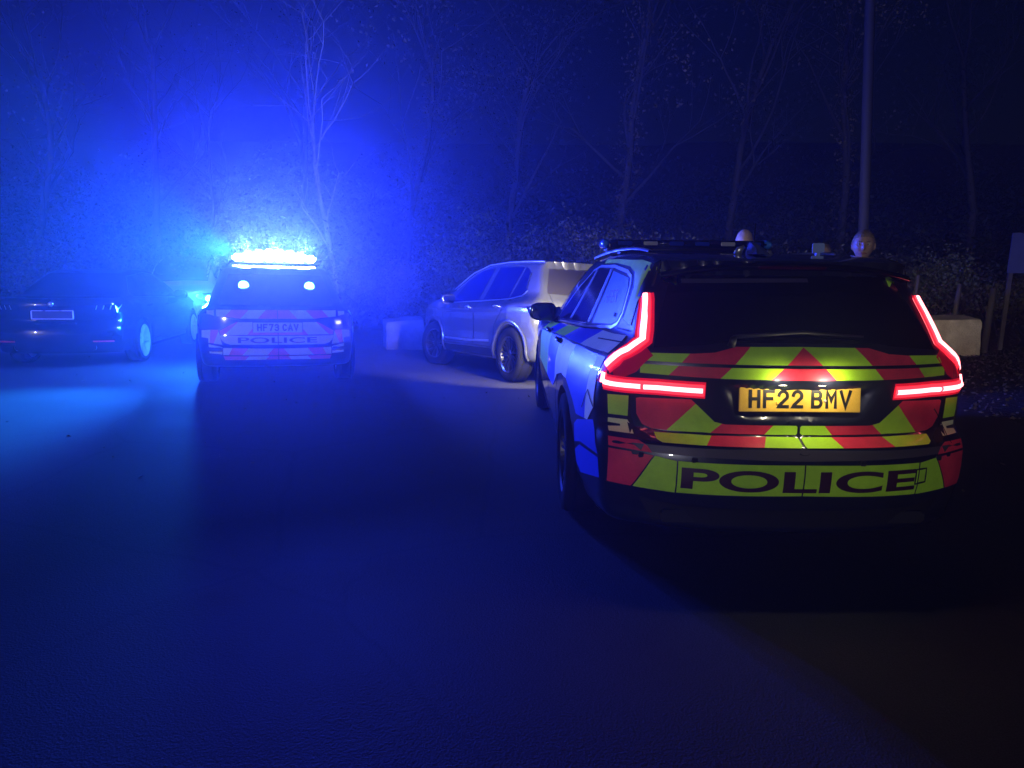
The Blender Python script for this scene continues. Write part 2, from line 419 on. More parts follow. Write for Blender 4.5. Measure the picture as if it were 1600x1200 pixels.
def arc(cx, cy, rx, ry, a0, a1, n=10): return [(cx + rx * math.cos(R(a0 + (a1 - a0) * i / n)), cy + ry * math.sin(R(a0 + (a1 - a0) * i / n))) for i in range(n + 1)]
GLY = {'H': [[(0, 0), (0, 1)], [(1, 0), (1, 1)], [(0, .5), (1, .5)]], 'F': [[(0, 0), (0, 1), (1, 1)], [(0, .52), (.82, .52)]],
       '2': [arc(.5, .70, .5, .30, 170, -25) + [(.12, .12), (0, 0), (1, 0)]], 'B': [[(0, 0), (0, 1), (.6, 1)] + arc(.6, .765, .34, .235, 80, -80) + [(.6, .53), (.0, .53)], [(.6, .53)] + arc(.62, .265, .38, .265, 80, -80) + [(.6, 0), (0, 0)]],
       'M': [[(0, 0), (0, 1), (.5, .42), (1, 1), (1, 0)]], 'V': [[(-.04, 1), (.5, 0), (1.04, 1)]], '7': [[(0, 1), (1, 1), (.35, 0)]],
       '3': [arc(.48, .76, .46, .24, 160, -80) + [(.36, .52)] + arc(.48, .27, .50, .27, 80, -160)], 'C': [arc(.52, .5, .52, .5, 42, 318, 16)], 'A': [[(-.04, 0), (.5, 1), (1.04, 0)], [(.2, .30), (.8, .30)]]}
def glyph(ch):
    """number plate character drawn with a broad pen, fits 1 x 1"""
    bm = bmesh.new(); wx_, wy_ = .14, .09           # half stroke in x and y of the unit cell
    for si, pl in enumerate(GLY[ch]):
        P = [((wx_ + p[0] * (1 - 2 * wx_)) * .05, (wy_ + p[1] * (1 - 2 * wy_)) * .079) for p in pl]; hw = .0071; prev = None
        for i, p in enumerate(P):
            p = Vector(p); d0 = (p - Vector(P[i - 1])).normalized() if i else None; d1 = (Vector(P[i + 1]) - p).normalized() if i < len(P) - 1 else None
            if d0 is None: n = Vector((-d1.y, d1.x)); k = 1; p = p - d1 * hw
            elif d1 is None: n = Vector((-d0.y, d0.x)); k = 1; p = p + d0 * hw
            else:
                n0 = Vector((-d0.y, d0.x)); n1 = Vector((-d1.y, d1.x)); n = (n0 + n1).normalized(); k = min(2.4, 1 / max(.2, n.dot(n0)))
            row = [bm.verts.new(((p.x + n.x * hw * k * f) / .05, (p.y + n.y * hw * k * f) / .079, si * .0003)) for f in (-1, 1)]
            if prev: bm.faces.new((prev[0], row[0], row[1], prev[1]))
            prev = row
    for f in bm.faces:
        f.normal_update()
    return bm
def plate(B, parent, cx, cz, txt, face, y_at=None, tilt=R(6), w=.52, h=.111, bold=.012, gap=.012):
    p = B.proj('rear', cx, cz, 0); y = (p.y if y_at is None else y_at) - gap
    bm = bmesh.new(); add_box(bm, (0, 0, 0), (w, .006, h), bev=.0025)
    e = from_bm('number_plate', bm, face, parent); e.location = (cx, y, cz); e.rotation_euler = (tilt * -1, 0, 0)
    if txt:
        x = -.219
        for i, ch in enumerate(txt):
            if ch == ' ': x += .022; continue
            t = glyph(ch)
            for v in t.verts: v.co = Vector((v.co.x * .050 + x, -.0040 - v.co.z, v.co.y * .079 - .0395))
            from_bm('plate_character', t, M_PLTXT, e); x += .061
        for bx, bz, bm_ in ((-.097, -.017, M_PLATE if face is M_PLATE else face), (.106, -.006, M_WHITE)):
            t = bmesh.new(); bmesh.ops.create_cone(t, cap_ends=True, segments=12, radius1=.0065, radius2=.005, depth=.005, matrix=Matrix.Rotation(R(90), 4, 'X'))
            o = from_bm('plate_bolt', t, bm_, e, False); o.location = (bx, -.0065, bz)
    return e
def cov(o, c): o.data.materials.clear(); o.data.materials.append(c)
def lamp(name, kind, loc, energy, color, parent=None, radius=.03, rot=None, spot=None, blend=.5):
    d = bpy.data.lights.new(name, kind); d.energy = energy; d.color = color
    if kind in ('POINT', 'SPOT'): d.shadow_soft_size = radius
    if kind == 'SPOT': d.spot_size = spot; d.spot_blend = blend
    o = bpy.data.objects.new(name, d); COL.objects.link(o); o.location = loc
    if rot is not None: o.rotation_euler = rot
    if parent is not None: o.parent = parent
    return o
def aim(o, d): o.rotation_euler = Vector(d).to_track_quat('-Z', 'Y').to_euler()
#==SCENE==
# ------------------------------------------------------------------ ground
def softp(t, k=.8): return k * math.log1p(math.exp(max(-30, min(30, t / k))))
def gz(x, y):
    f = 1.12 + .45 / (1 + math.exp(-(x + 1.3) * 2.5))
    z = -.07 * (softp(y - 6.6) - softp(y - 12.5)) * f
    z += .30 * softp(y - 17.5, 1.2) - .30 * softp(y - 45, 3)          # wooded bank behind
    z += .30 * (1 / (1 + math.exp(-(x - 4.3 - .12 * y) * 2.2)))          # raised verge on the right
    return z
xs = sorted(set([round(v, 3) for v in list(np.linspace(-9, 9, 91)) + list(np.linspace(-60, 60, 49))]))
ys = sorted(set([round(v, 3) for v in list(np.linspace(-3, 24, 136)) + list(np.linspace(-30, 90, 61))]))
def verge(x, y): return 1 / (1 + math.exp(-(x - 3.75 - .12 * y + .12 * math.sin(y * 3.1) + .1 * math.sin(y * 1.3 + 1)) * 9))
gm = bpy.data.meshes.new('asphalt')
GV = []
for y in ys:
    for x in xs:
        n = .012 * (math.sin(x * 9.1 + y * 5.3) * math.sin(y * 7.7 - x * 3.1)) * (verge(x, y) if y < 17 else 2)
        GV.append((x, y, gz(x, y) + n))
GF = [(j * len(xs) + i, j * len(xs) + i + 1, (j + 1) * len(xs) + i + 1, (j + 1) * len(xs) + i) for j in range(len(ys) - 1) for i in range(len(xs) - 1)]
gm.from_pydata(GV, [], GF)
M_ASPH = mat('worn_asphalt', (.019, .019, .021), .8, noise=1.3, col2=(.038, .037, .037), bump=(85, .4, .006))
M_BANK = mat('earth_and_leaf_litter', (.012, .010, .007), .95, noise=7, col2=(.04, .032, .022), bump=(24, 1., .05))
nt = M_ASPH.node_tree          # coarse aggregate on top of the broad patches
tc = nt.nodes['Texture Coordinate']; vo = nt.nodes.new('ShaderNodeTexVoronoi'); vo.inputs['Scale'].default_value = 130
nt.links.new(tc.outputs['Object'], vo.inputs['Vector'])
bp = [n for n in nt.nodes if n.type == 'BUMP'][0]; b2 = nt.nodes.new('ShaderNodeBump'); b2.inputs['Strength'].default_value = .35; b2.inputs['Distance'].default_value = .004
nt.links.new(vo.outputs['Distance'], b2.inputs['Height']); nt.links.new(bp.outputs[0], b2.inputs['Normal'])
nt.links.new(b2.outputs[0], nt.nodes['Principled BSDF'].inputs['Normal'])
vc = nt.nodes.new('ShaderNodeTexVoronoi'); vc.feature = 'DISTANCE_TO_EDGE'; vc.inputs['Scale'].default_value = .55
wn_ = nt.nodes.new('ShaderNodeTexNoise'); wn_.inputs['Scale'].default_value = 3; wn_.inputs['Detail'].default_value = 5; mx = nt.nodes.new('ShaderNodeMixRGB'); mx.inputs[0].default_value = .12
nt.links.new(tc.outputs['Object'], wn_.inputs['Vector']); nt.links.new(tc.outputs['Object'], mx.inputs[1]); nt.links.new(wn_.outputs['Color'], mx.inputs[2]); nt.links.new(mx.outputs[0], vc.inputs['Vector'])
cr = nt.nodes.new('ShaderNodeMapRange'); cr.inputs['From Max'].default_value = .011; nt.links.new(vc.outputs['Distance'], cr.inputs[0])
ml = nt.nodes.new('ShaderNodeMixRGB'); ml.blend_type = 'MULTIPLY'; ml.inputs[0].default_value = .28
pb = nt.nodes['Principled BSDF']; src = pb.inputs['Base Color'].links[0].from_socket
sp_ = nt.nodes.new('ShaderNodeTexNoise'); sp_.inputs['Scale'].default_value = 210; sp_.inputs['Detail'].default_value = 2; nt.links.new(tc.outputs['Object'], sp_.inputs['Vector'])
sr = nt.nodes.new('ShaderNodeMapRange'); sr.inputs['From Min'].default_value = .35; sr.inputs['From Max'].default_value = .7; sr.inputs['To Min'].default_value = .55; sr.inputs['To Max'].default_value = 1.9; nt.links.new(sp_.outputs['Fac'], sr.inputs[0])
m2 = nt.nodes.new('ShaderNodeMixRGB'); m2.blend_type = 'MULTIPLY'; m2.inputs[0].default_value = 1
nt.links.new(src, ml.inputs[1]); nt.links.new(cr.outputs[0], ml.inputs[2]); nt.links.new(ml.outputs[0], m2.inputs[1]); nt.links.new(sr.outputs[0], m2.inputs[2]); nt.links.new(m2.outputs[0], pb.inputs['Base Color'])
ground = link('ground', gm, None, M_ASPH); gm.materials.append(M_BANK); ground['kind'] = 'structure'
for p in gm.polygons:
    c = p.center
    if verge(c.x, c.y) > .5 or c.y > 16.2 + .6 * math.sin(c.x * .8) or c.y < -12: p.material_index = 1

def place_car(e, x, y, yaw, wheels):
    """set the car down on the sloping ground by its wheels"""
    c, s = math.cos(yaw), math.sin(yaw)
    P = []
    for wx, wy in wheels:
        X, Y = x + wx * c - wy * s, y + wx * s + wy * c; P.append((wx, wy, gz(X, Y)))
    A = np.array([[p[0], p[1], 1] for p in P]); zz = np.array([p[2] for p in P]); a, b, h = np.linalg.lstsq(A, zz, rcond=None)[0]
    e.location = (x, y, h + .003)
    e.rotation_euler = (Matrix.Rotation(yaw, 3, 'Z') @ Matrix.Rotation(math.atan(b), 3, 'X') @ Matrix.Rotation(-math.atan(a), 3, 'Y')).to_euler()
def stripes(B, poly, lines, cols, parent, mode='rear', off=.0035, name='chevron_stripe'):
    for i, m in enumerate(cols):
        cuts = []
        if i > 0: x, z, s_ = lines[i - 1]; cuts.append((x, z, -1, s_))
        if i < len(lines): x, z, s_ = lines[i]; cuts.append((x, z, 1, -s_))
        B.patch(name, poly, mode, m, parent, off, .05, cuts)
mir = lambda P: [(-x, z) for x, z in P][::-1]

# ------------------------------------------------------------------ the near estate car
ESTATE = dict(
    sil=[(.16, .24), (.05, .34), (.015, .44), (0, .50), (0, .60), (.02, .655), (.07, .68), (.095, .70), (.09, .78), (.085, .86), (.075, .95), (.085, 1.02), (.12, 1.08), (.20, 1.18), (.36, 1.35),
         (.37, 1.385), (.30, 1.405), (.33, 1.425), (.55, 1.45), (1.0, 1.472), (1.6, 1.48), (2.3, 1.475), (2.8, 1.44), (3.2, 1.31), (3.6, 1.12), (3.8, 1.03), (4.1, 1.0), (4.5, .93), (4.8, .83), (4.9, .72), (4.936, .55), (4.92, .38), (4.86, .25), (4.5, .2), (3, .19), (1, .2)],
    wy=[(0, .80), (.3, .835), (.6, .88), (1.1, .925), (2, .93), (3.3, .93), (4.1, .925), (4.6, .87), (4.94, .72)],
    wz=[(.2, .93), (.35, .975), (.6, 1), (.8, .995), (.9, .975), (1.0, .92), (1.1, .88), (1.5, .88)],
    belt=[(0, 1.09), (.75, 1.08), (1.5, 1.05), (2.5, 1.0), (3.3, .95), (3.8, .95), (4.0, 1.3), (5, 1.3)],
    wb=[(0, .66), (.4, .69), (.75, .71), (1.5, .735), (2.5, .755), (3.3, .785), (3.9, .76)],
    tumble=[(0, .32), (.75, .3), (1.5, .36), (2.5, .46), (3.3, .5), (4, .5)],
    rear_curve=(.22, 2.7), front_curve=(.35, 2.4), recess=[(.30, .775, .90, .032)], k=.06, zc=.66, spine=(.85, 4.1))

W4 = [(-.925, 1.12), (.925, 1.12), (-.925, 4.06), (.925, 4.06)]
car = thing('police_estate', (0, 0, 0), 0, 'dark police estate with lit red tail lamps and yellow and red chevrons, nearest the camera', 'police car', 'police cars')
B = Body(ESTATE, 200, 130, 60)
B.finish(car, M_NAVY, W4, .345)
for wx, wy in W4: make_wheel(car, wx, wy, .345, .235, .235, 5, M_RIMB, True)
# tailgate glass
tg = [(-.61, 1.055), (-.40, 1.073), (-.33, 1.085), (.33, 1.085), (.40, 1.073), (.61, 1.055), (.595, 1.12), (.55, 1.24), (.50, 1.365), (-.50, 1.365), (-.55, 1.24), (-.595, 1.12)]
rw = B.patch('rear_window', tg, 'rear', M_GLASS, car, .002, .05)
B.patch('glass_reflection', [(-.46, 1.345), (.1, 1.352), (.1, 1.335), (-.46, 1.325)], 'rear', mat('reflection_strip', (.05, .045, .09), .5), rw, .004)  # pale strip: a reflection in the glass, painted on
bm = bmesh.new(); q = B.proj('rear', -.28, 1.10, .02); add_tube(bm, [q, B.proj('rear', .0, 1.12, .022), B.proj('rear', .26, 1.105, .02)], [.009, .008, .004], 6)
add_tube(bm, [B.proj('rear', -.30, 1.07, .0), B.proj('rear', -.29, 1.09, .02), q], [.018, .016, .01], 8); from_bm('rear_wiper', bm, M_TRIM, car, True)
# spoiler lip and high brake lamp
bm = bmesh.new()
n = 21
for i in range(n - 1):
    pass
pts = [Vector((-.56 + 1.12 * i / (n - 1), .345 + .16 * abs(-.56 + 1.12 * i / (n - 1)) ** 2, 1.392 - .05 * abs(-1 + 2 * i / (n - 1)) ** 3)) for i in range(n)]
rowsS = []
for p in pts: rowsS.append([bm.verts.new(p + Vector(d)) for d in ((0, .10, .040), (0, -.03, .028), (0, -.05, .014), (0, -.035, 0), (0, .05, -.004))])
for a, b in zip(rowsS[:-1], rowsS[1:]):
    for k in range(4): bm.faces.new((a[k], b[k], b[k + 1], a[k + 1]))
bmesh.ops.recalc_face_normals(bm, faces=bm.faces)
sp = from_bm('roof_spoiler', bm, M_BLACK, car, True)
bm = bmesh.new(); add_box(bm, (0, .287, 1.400), (.30, .012, .012), bev=.002); from_bm('high_brake_lamp', bm, M_LENSD, car)
# chevrons: upper band in two strips, lower tailgate, lower edge
top = [(-.645, .998), (-.635, 1.02), (-.62, 1.032), (-.46, 1.036), (-.37, 1.043), (-.28, 1.068), (0, 1.071)]
topp = top + [(-.0, .998)]
bot = [(-.665, .984), (-.665, .945), (-.34, .938), (0, .936), (0, .984)]
LL = [(-.55, .944, .9), (-.34, .944, .95), (-.13, .944, 1.03)]; LC = [M_YEL, M_RED, M_YEL, M_RED]
stripes(B, topp, LL, LC, car); stripes(B, bot, LL, LC, car)
RR = [(-x, z, -s_) for x, z, s_ in LL[::-1]]
stripes(B, mir(topp), RR, LC[::-1], car); stripes(B, mir(bot), RR, LC[::-1], car)
cw = [(-.675, .83), (-.66, .835), (-.455, .842), (-.448, .835), (-.355, .748), (-.31, .738), (-.012, .738), (-.006, .732), (-.006, .704), (-.012, .697), (-.60, .697), (-.645, .715), (-.67, .76)]
LL2 = [(-.50, .75, .87), (-.314, .75, 1.05), (-.10, .75, .85)]; LC2 = [M_RED, M_YEL, M_RED, M_YEL]
RR2 = [(-x, z, -s_) for x, z, s_ in LL2[::-1]]
stripes(B, cw, LL2, LC2, car); stripes(B, mir(cw), RR2, LC2[::-1], car)
cd = [(-.60, .686), (-.595, .664), (-.575, .656), (-.012, .656), (-.006, .662), (-.006, .682), (-.012, .688)]
LD = [(-.385, .67, 1.05), (-.155, .67, .85)]; LCD = [M_YEL, M_RED, M_YEL]
stripes(B, cd, LD, LCD, car); stripes(B, mir(cd), [(-x, z, -s_) for x, z, s_ in LD[::-1]], LCD[::-1], car)
B.ribbon('panel_seam', [[(.68, .1, .79), (.74, .1, .74), (.75, .1, .70)]], .006, M_SEAM, car, .006)
for sg in (-1, 1):
    f = (lambda P: P) if sg < 0 else mir
    B.patch('corner_marking', f([(-.79, .835), (-.705, .838), (-.705, .745), (-.785, .745)]), 'rear', M_YEL, car, .0035)
    B.patch('corner_marking', f([(-.785, .728), (-.705, .728), (-.69, .70), (-.685, .672), (-.785, .672), (-.785, .69), (-.735, .695), (-.735, .703), (-.785, .706)]), 'rear', M_PALE, car, .0035)
    B.patch('corner_marking', f([(-.79, .655), (-.67, .655), (-.635, .637), (-.617, .612), (-.79, .618)]), 'rear', M_RED, car, .0035)
    B.patch('corner_marking', f([(-.79, .608), (-.70, .606), (-.695, .595), (-.675, .595), (-.67, .604), (-.612, .600), (-.626, .578), (-.695, .450), (-.79, .452)]), 'rear', M_RED, car, .0035)
    B.patch('bumper_marking', f([(-.605, .600), (-.52, .587), (-.52, .445), (-.688, .450), (-.62, .578)]), 'rear', M_YEL, car, .0035)
    B.patch('bumper_marking', f([(-.514, .588), (-.003, .590), (-.003, .455), (-.514, .446)]), 'rear', M_YEL, car, .0035)
    B.patch('tailgate_gap', f([(-.70, .86), (-.695, .76), (-.675, .70), (-.62, .672), (-.62, .650), (-.70, .67), (-.712, .76), (-.715, .86)]), 'rear', M_SEAM, car, .002)
drape_text(B, 'lettering', 'POLICE', 'rear', .0, .517, 1.0, .094, M_LETTER, car, .0055, bold=.028)
B.ribbon('tow_cover', [[(.50, .05, .56), (.56, .05, .562), (.56, .05, .50), (.50, .05, .495)]], .008, M_SEAM, car, .008, closed=True)
for sx in (-.45, .245, .62, -.66):
    bm = bmesh.new(); q = B.proj('rear', sx, .597, .004); add_box(bm, q, (.026, .008, .022), bev=.003)
    from_bm('parking_sensor', bm, M_TRIM, car)
B.patch('bumper_diffuser', [(-.66, .405), (-.5, .385), (.5, .385), (.66, .405), (.6, .30), (-.6, .30)], 'rear', M_TRIM, car, .004)
B.patch('bumper_step', [(-.70, .642), (0, .650), (.70, .642), (.66, .615), (0, .606), (-.66, .615)], 'rear', mat('brushed_bumper_step', (.09, .08, .10), .35, .4), car, .003)
for sx in (-.48, .48):
    bm = bmesh.new(); q = B.proj('rear', sx, .34, .012); add_box(bm, q, (.19, .012, .055), bev=.012)
    from_bm('exhaust_trim', bm, M_TRIM, car)
plate(B, car, .0, .851, 'HF22 BMV', M_PLATE, tilt=R(7))
for sx in (-.09, .09):
    bm = bmesh.new(); q = B.proj('rear', sx, .925, .0); add_box(bm, (sx, q.y + .018, .914), (.05, .016, .006))
    from_bm('plate_lamp', bm, M_PLLAMP, car)
q = B.proj('rear', 0, .925, 0)
for sx, en in ((-.10, 1.0), (.10, 1.5)):
    l = lamp('plate_lamp_light', 'POINT', (sx, q.y - .045, .918), en * .95, (1, .88, .55), car, .012)
# tail lamps: nested red bands of falling emission imitate the glow's falloff
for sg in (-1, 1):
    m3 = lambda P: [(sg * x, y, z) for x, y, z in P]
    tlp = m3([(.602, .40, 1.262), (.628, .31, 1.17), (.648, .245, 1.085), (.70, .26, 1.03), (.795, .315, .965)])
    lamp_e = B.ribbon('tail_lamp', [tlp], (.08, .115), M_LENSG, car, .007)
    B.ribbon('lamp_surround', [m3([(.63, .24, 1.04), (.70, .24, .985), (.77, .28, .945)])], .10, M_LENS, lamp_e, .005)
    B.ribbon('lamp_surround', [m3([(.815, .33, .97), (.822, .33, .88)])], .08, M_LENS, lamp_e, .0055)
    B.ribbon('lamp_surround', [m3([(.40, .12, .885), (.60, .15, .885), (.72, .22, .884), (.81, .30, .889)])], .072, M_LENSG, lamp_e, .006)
    B.ribbon('lamp_glow_band', [tlp], (.046, .074), M_GLOW, lamp_e, .009, dome=.004)
    B.ribbon('lamp_glow_band', [m3([(.405, .12, .884), (.60, .15, .884), (.72, .22, .884), (.81, .30, .889)])], .050, M_GLOW, lamp_e, .0085, dome=.003)
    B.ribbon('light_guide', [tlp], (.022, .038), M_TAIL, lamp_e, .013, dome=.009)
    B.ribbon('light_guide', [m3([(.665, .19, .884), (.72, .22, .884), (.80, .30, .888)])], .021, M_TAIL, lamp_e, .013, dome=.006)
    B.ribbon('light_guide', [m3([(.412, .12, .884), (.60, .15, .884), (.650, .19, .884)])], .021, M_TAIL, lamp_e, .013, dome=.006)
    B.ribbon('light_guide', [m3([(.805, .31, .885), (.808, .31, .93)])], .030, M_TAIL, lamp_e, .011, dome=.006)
# side glass, trims, doors and markings, left and right
WIN = [(2.985, .951), (1.443, 1.036), (.76, 1.092), (.66, 1.12), (.625, 1.17), (.66, 1.31), (.70, 1.35), (.82, 1.372), (1.313, 1.397), (2.054, 1.395), (2.438, 1.362), (2.89, 1.22), (3.2, 1.02), (3.22, .955)]
for sg, md in ((-1, 'left'), (1, 'right')):
    B.patch('front_side_window', [(3.17, .965), (2.53, 1.0), (2.26, 1.372), (2.45, 1.345), (2.87, 1.205), (3.13, 1.03)], md, M_GLASS2, car, .003)
    B.patch('rear_side_window', [(2.41, 1.006), (1.60, 1.05), (1.46, 1.375), (2.05, 1.382), (2.14, 1.372)], md, M_GLASS2, car, .003)
    qw = B.patch('quarter_window', [(1.37, 1.065), (.80, 1.108), (.70, 1.13), (.665, 1.18), (.70, 1.30), (.75, 1.342), (1.32, 1.372)], md, M_FILM, car, .003)
    fl = B.line(md, WIN)
    B.ribbon('window_chrome', [fl], .018, M_CHROME, car, .006, closed=True)
    for pa in ([(2.45, 1.01), (2.18, 1.378)], [(1.50, 1.06), (1.39, 1.38)]):
        wp = B.ribbon('window_pillar', [B.line(md, pa)], .05, M_TRIM, car, .0045)
        B.ribbon('pillar_edge', [B.line(md, [(y_ + .045, z_) for y_, z_ in pa])], .022, M_CHROME, wp, .006)
    drape_text(B, 'window_lettering', 'HPER', md, 1.05, 1.235, .36, .07, M_LETTER, qw, .006, flip=-1 if sg < 0 else 1, rot=-.06 * sg * -1)
    B.patch('window_sticker', [(.80, 1.165), (.735, 1.165), (.735, 1.145), (.80, 1.145)], md, M_SEAM, qw, .006)
    # doors
    dr = [('front_door', [(3.30, .93), (2.32, .985), (2.32, .36), (3.42, .33), (3.45, .60)]), ('rear_door', [(2.30, .986), (1.50, 1.02), (1.43, .93), (1.47, .74), (1.62, .55), (1.66, .36), (2.30, .36)])]
    for nm, P in dr:
        d_ = B.patch(nm, P, md, M_NAVY, car, .0015)
        B.ribbon('door_gap', [B.line(md, P)], .007, M_SEAM, d_, .004, closed=True)
        handle(B, d_, md, (2.55 if nm == 'front_door' else 1.66), (.905 if nm == 'front_door' else .925), M_BLACK)
    # roof rail and roof edge marking
    B.ribbon('roof_rail', [[(sg * .565, y_, 1.50) for y_ in ((.62, .8, 1.2, 1.8, 2.4, 2.8) if sg < 0 else (1.1, 1.6, 2.2, 2.8))]], .022, M_CHROME, car, .024 if sg < 0 else .006, dome=.012)
    B.patch('roof_edge_marking', [(.36, 1.352), (.47, 1.415), (.62, 1.428), (1.30, 1.437), (1.9, 1.44), (1.9, 1.415), (1.313, 1.417), (.80, 1.398), (.66, 1.372), (.58, 1.30), (.575, 1.15), (.40, 1.13), (.43, 1.24)], md, M_YEL, car, .004)
    B.ribbon('panel_seam', [[(sg * .62, .34, 1.37), (sg * .60, .40, 1.43), (sg * .56, .62, 1.46)]], .012, M_SEAM, car, .006)
    # chequered side markings: upper row between belt and shoulder seam, lower row beneath
    up = [(.40, 1.085), (.62, 1.07), (.95, 1.06), (1.35, 1.03), (1.9, .995), (2.5, .965), (3.0, .93), (3.3, .92), (3.3, .86), (2.4, .915), (1.66, .955), (.92, .985), (.40, .995)]
    Ls = [(.95, 1.0, -.5), (1.62, 1.0, -.5), (2.15, 1.0, -.5), (2.7, 1.0, -.5)]
    stripes(B, up, Ls, [M_PALE, M_SIDEBLUE, M_YEL, M_SIDEBLUE, M_YEL], car, md, .0045, 'chequer_panel')
    lo = [(.40, .985), (.92, .975), (1.66, .945), (2.4, .905), (3.3, .85), (3.3, .60), (1.75, .62), (1.66, .66), (1.5, .735), (1.2, .79), (1.0, .79), (.78, .71), (.68, .66), (.45, .68), (.36, .76)]
    stripes(B, lo, [(.50, .8, 0), (1.00, .8, .1), (1.64, .8, 0), (2.30, .8, 0)], [M_PALE, M_SIDEBLUE, M_PALE, M_SIDEBLUE, M_YEL], car, md, .0045, 'chequer_panel')
    B.ribbon('shoulder_seam', [B.line(md, [(.36, 1.0), (.92, .98), (1.66, .95), (2.4, .91), (3.3, .855)])], .010, M_SEAM, car, .007)
    for pa in ([(.35, 1.055), (.78, 1.03)], [(.635, 1.10), (.385, 1.108)], [(.36, .76), (.47, .82), (.55, .72)]): B.ribbon('panel_seam', [B.line(md, pa)], .009, M_SEAM, car, .007)
    B.patch('wheel_arch_marking', [(.64, .64), (.36, .70), (.27, .56), (.58, .54), (.74, .50), (.72, .60)], md, M_SIDEBLUE, car, .004)
    B.patch('bumper_side_marking', [(.60, .52), (.27, .545), (.27, .45), (.62, .37), (.72, .40), (.74, .46)], md, M_SIDEBLUE, car, .004)
    B.ribbon('sill_trim', [B.line(md, [(1.65, .30), (3.55, .28)])], .05, M_TRIM, car, .006)
    make_mirror(B, car, sg, 3.28, .955, M_BLACK, 1.03)
# windscreen, headlamps, grille
B.patch('windscreen', [(-.56, 2.92), (.56, 2.92), (.66, 3.3), (.70, 3.74), (-.70, 3.74), (-.66, 3.3)], 'top', M_GLASS, car, .003)
for sg in (-1, 1):
    B.patch('headlamp', [(sg * .42, .74), (sg * .80, .74), (sg * .78, .63), (sg * .44, .64)], 'front', M_HEAD, car, .006)
B.patch('grille', [(-.34, .74), (.34, .74), (.30, .48), (-.30, .48)], 'front', M_TRIM, car, .004)
# roof light bar
bm = bmesh.new(); add_box(bm, (0.03, 2.3, 1.515), (1.12, .26, .035), bev=.012); bar = from_bm('light_bar', bm, M_TRIM, car, True)
bm = bmesh.new(); add_box(bm, (0.03, 2.3, 1.558), (1.10, .27, .05), bev=.02); from_bm('beacon_housing', bm, mat('smoked_beacon_lens', (.012, .014, .05), .1, 0, 1.), bar, True)
for i in range(6):
    bm = bmesh.new(); add_box(bm, (-.42 + i * .18, 2.160, 1.558), (.10, .012, .026), bev=.004)
    from_bm('beacon_module', bm, mat('pale_beacon_module', (.5, .5, .55), .25, .4) if i in (1, 4) else M_BLUELENS, bar)
for sx in (-.545, .605):
    bm = bmesh.new(); r = bmesh.ops.create_uvsphere(bm, u_segments=16, v_segments=10, radius=1)
    for v in r['verts']: v.co = Vector((sx + v.co.x * .035, 2.3 + v.co.y * .125, 1.556 + v.co.z * .037))
    from_bm('beacon_end_cap', bm, mat('blue_end_cap', (.05, .2, .7), .15, 0, 1.), bar, True)  # plain blue base colour, no emission
for sx in (-.42, .48):
    bm = bmesh.new(); add_box(bm, (sx, 2.25, 1.485), (.05, .12, .05), bev=.006); from_bm('bar_foot', bm, M_TRIM, bar)
for k in range(3):
    bm = bmesh.new(); add_tube(bm, [(-.505 + k * .013, 2.2, 1.50), (-.515 + k * .013, 2.19, 1.455)], .004, 5); from_bm('bar_cable', bm, M_TRIM, bar)
bm = bmesh.new()
prof = [(.62, 1.468, .042), (.70, 1.50, .036), (.78, 1.522, .026), (.84, 1.53, .016), (.86, 1.50, .02), (.87, 1.47, .03)]
rws = []
for y_, z_, w_ in prof: rws.append([bm.verts.new((-w_, y_, 1.465)), bm.verts.new((-w_ * .5, y_, z_ - .004)), bm.verts.new((0, y_, z_)), bm.verts.new((w_ * .5, y_, z_ - .004)), bm.verts.new((w_, y_, 1.465))])
for a, b in zip(rws[:-1], rws[1:]):
    for k in range(4): bm.faces.new((a[k], a[k + 1], b[k + 1], b[k]))
bm.faces.new(rws[0][::-1]); bm.faces.new(rws[-1])
from_bm('shark_fin_aerial', bm, mat('blue_grey_plastic', (.08, .10, .25), .3, 0, .6), car)
bm = bmesh.new(); add_tube(bm, [(.055, .95, 1.47), (.055, .95, 1.50), (.06, .955, 1.63)], [.014, .006, .0025], 8); from_bm('whip_aerial', bm, M_TRIM, car, True)
bm = bmesh.new(); add_tube(bm, [(-.075, .80, 1.465), (-.07, .79, 1.49), (-.05, .78, 1.505)], [.022, .018, .008], 10); from_bm('aerial_puck', bm, M_CHROME, car, True)
bm = bmesh.new(); add_tube(bm, [(.12, .9, 1.465), (.12, .9, 1.488)], [.022, .012], 10); from_bm('aerial_puck', bm, M_CHROME, car, True)
bm = bmesh.new(); add_box(bm, (.40, .95, 1.505), (.065, .012, .05), bev=.004); add_box(bm, (.40, .955, 1.475), (.02, .02, .03)); from_bm('roof_camera', bm, mat('blue_lit_plastic', (.25, .35, .75), .35), car)  # blue light on the roof camera is put into its colour
place_car(car, 1.225, 2.80, R(.8), W4)
# headlamps of this car shine on what stands in front of it
for sg in (-1, 1):
    l = lamp('headlamp_light', 'SPOT', (sg * .66, 5.02, .68), 680, (1, .90, .74), car, .06, spot=R(100), blend=.7)
    l.rotation_euler = (Matrix.Rotation(R(12) * (1 if sg < 0 else -1), 3, 'Z') @ Matrix.Rotation(R(87), 3, 'X')).to_euler()

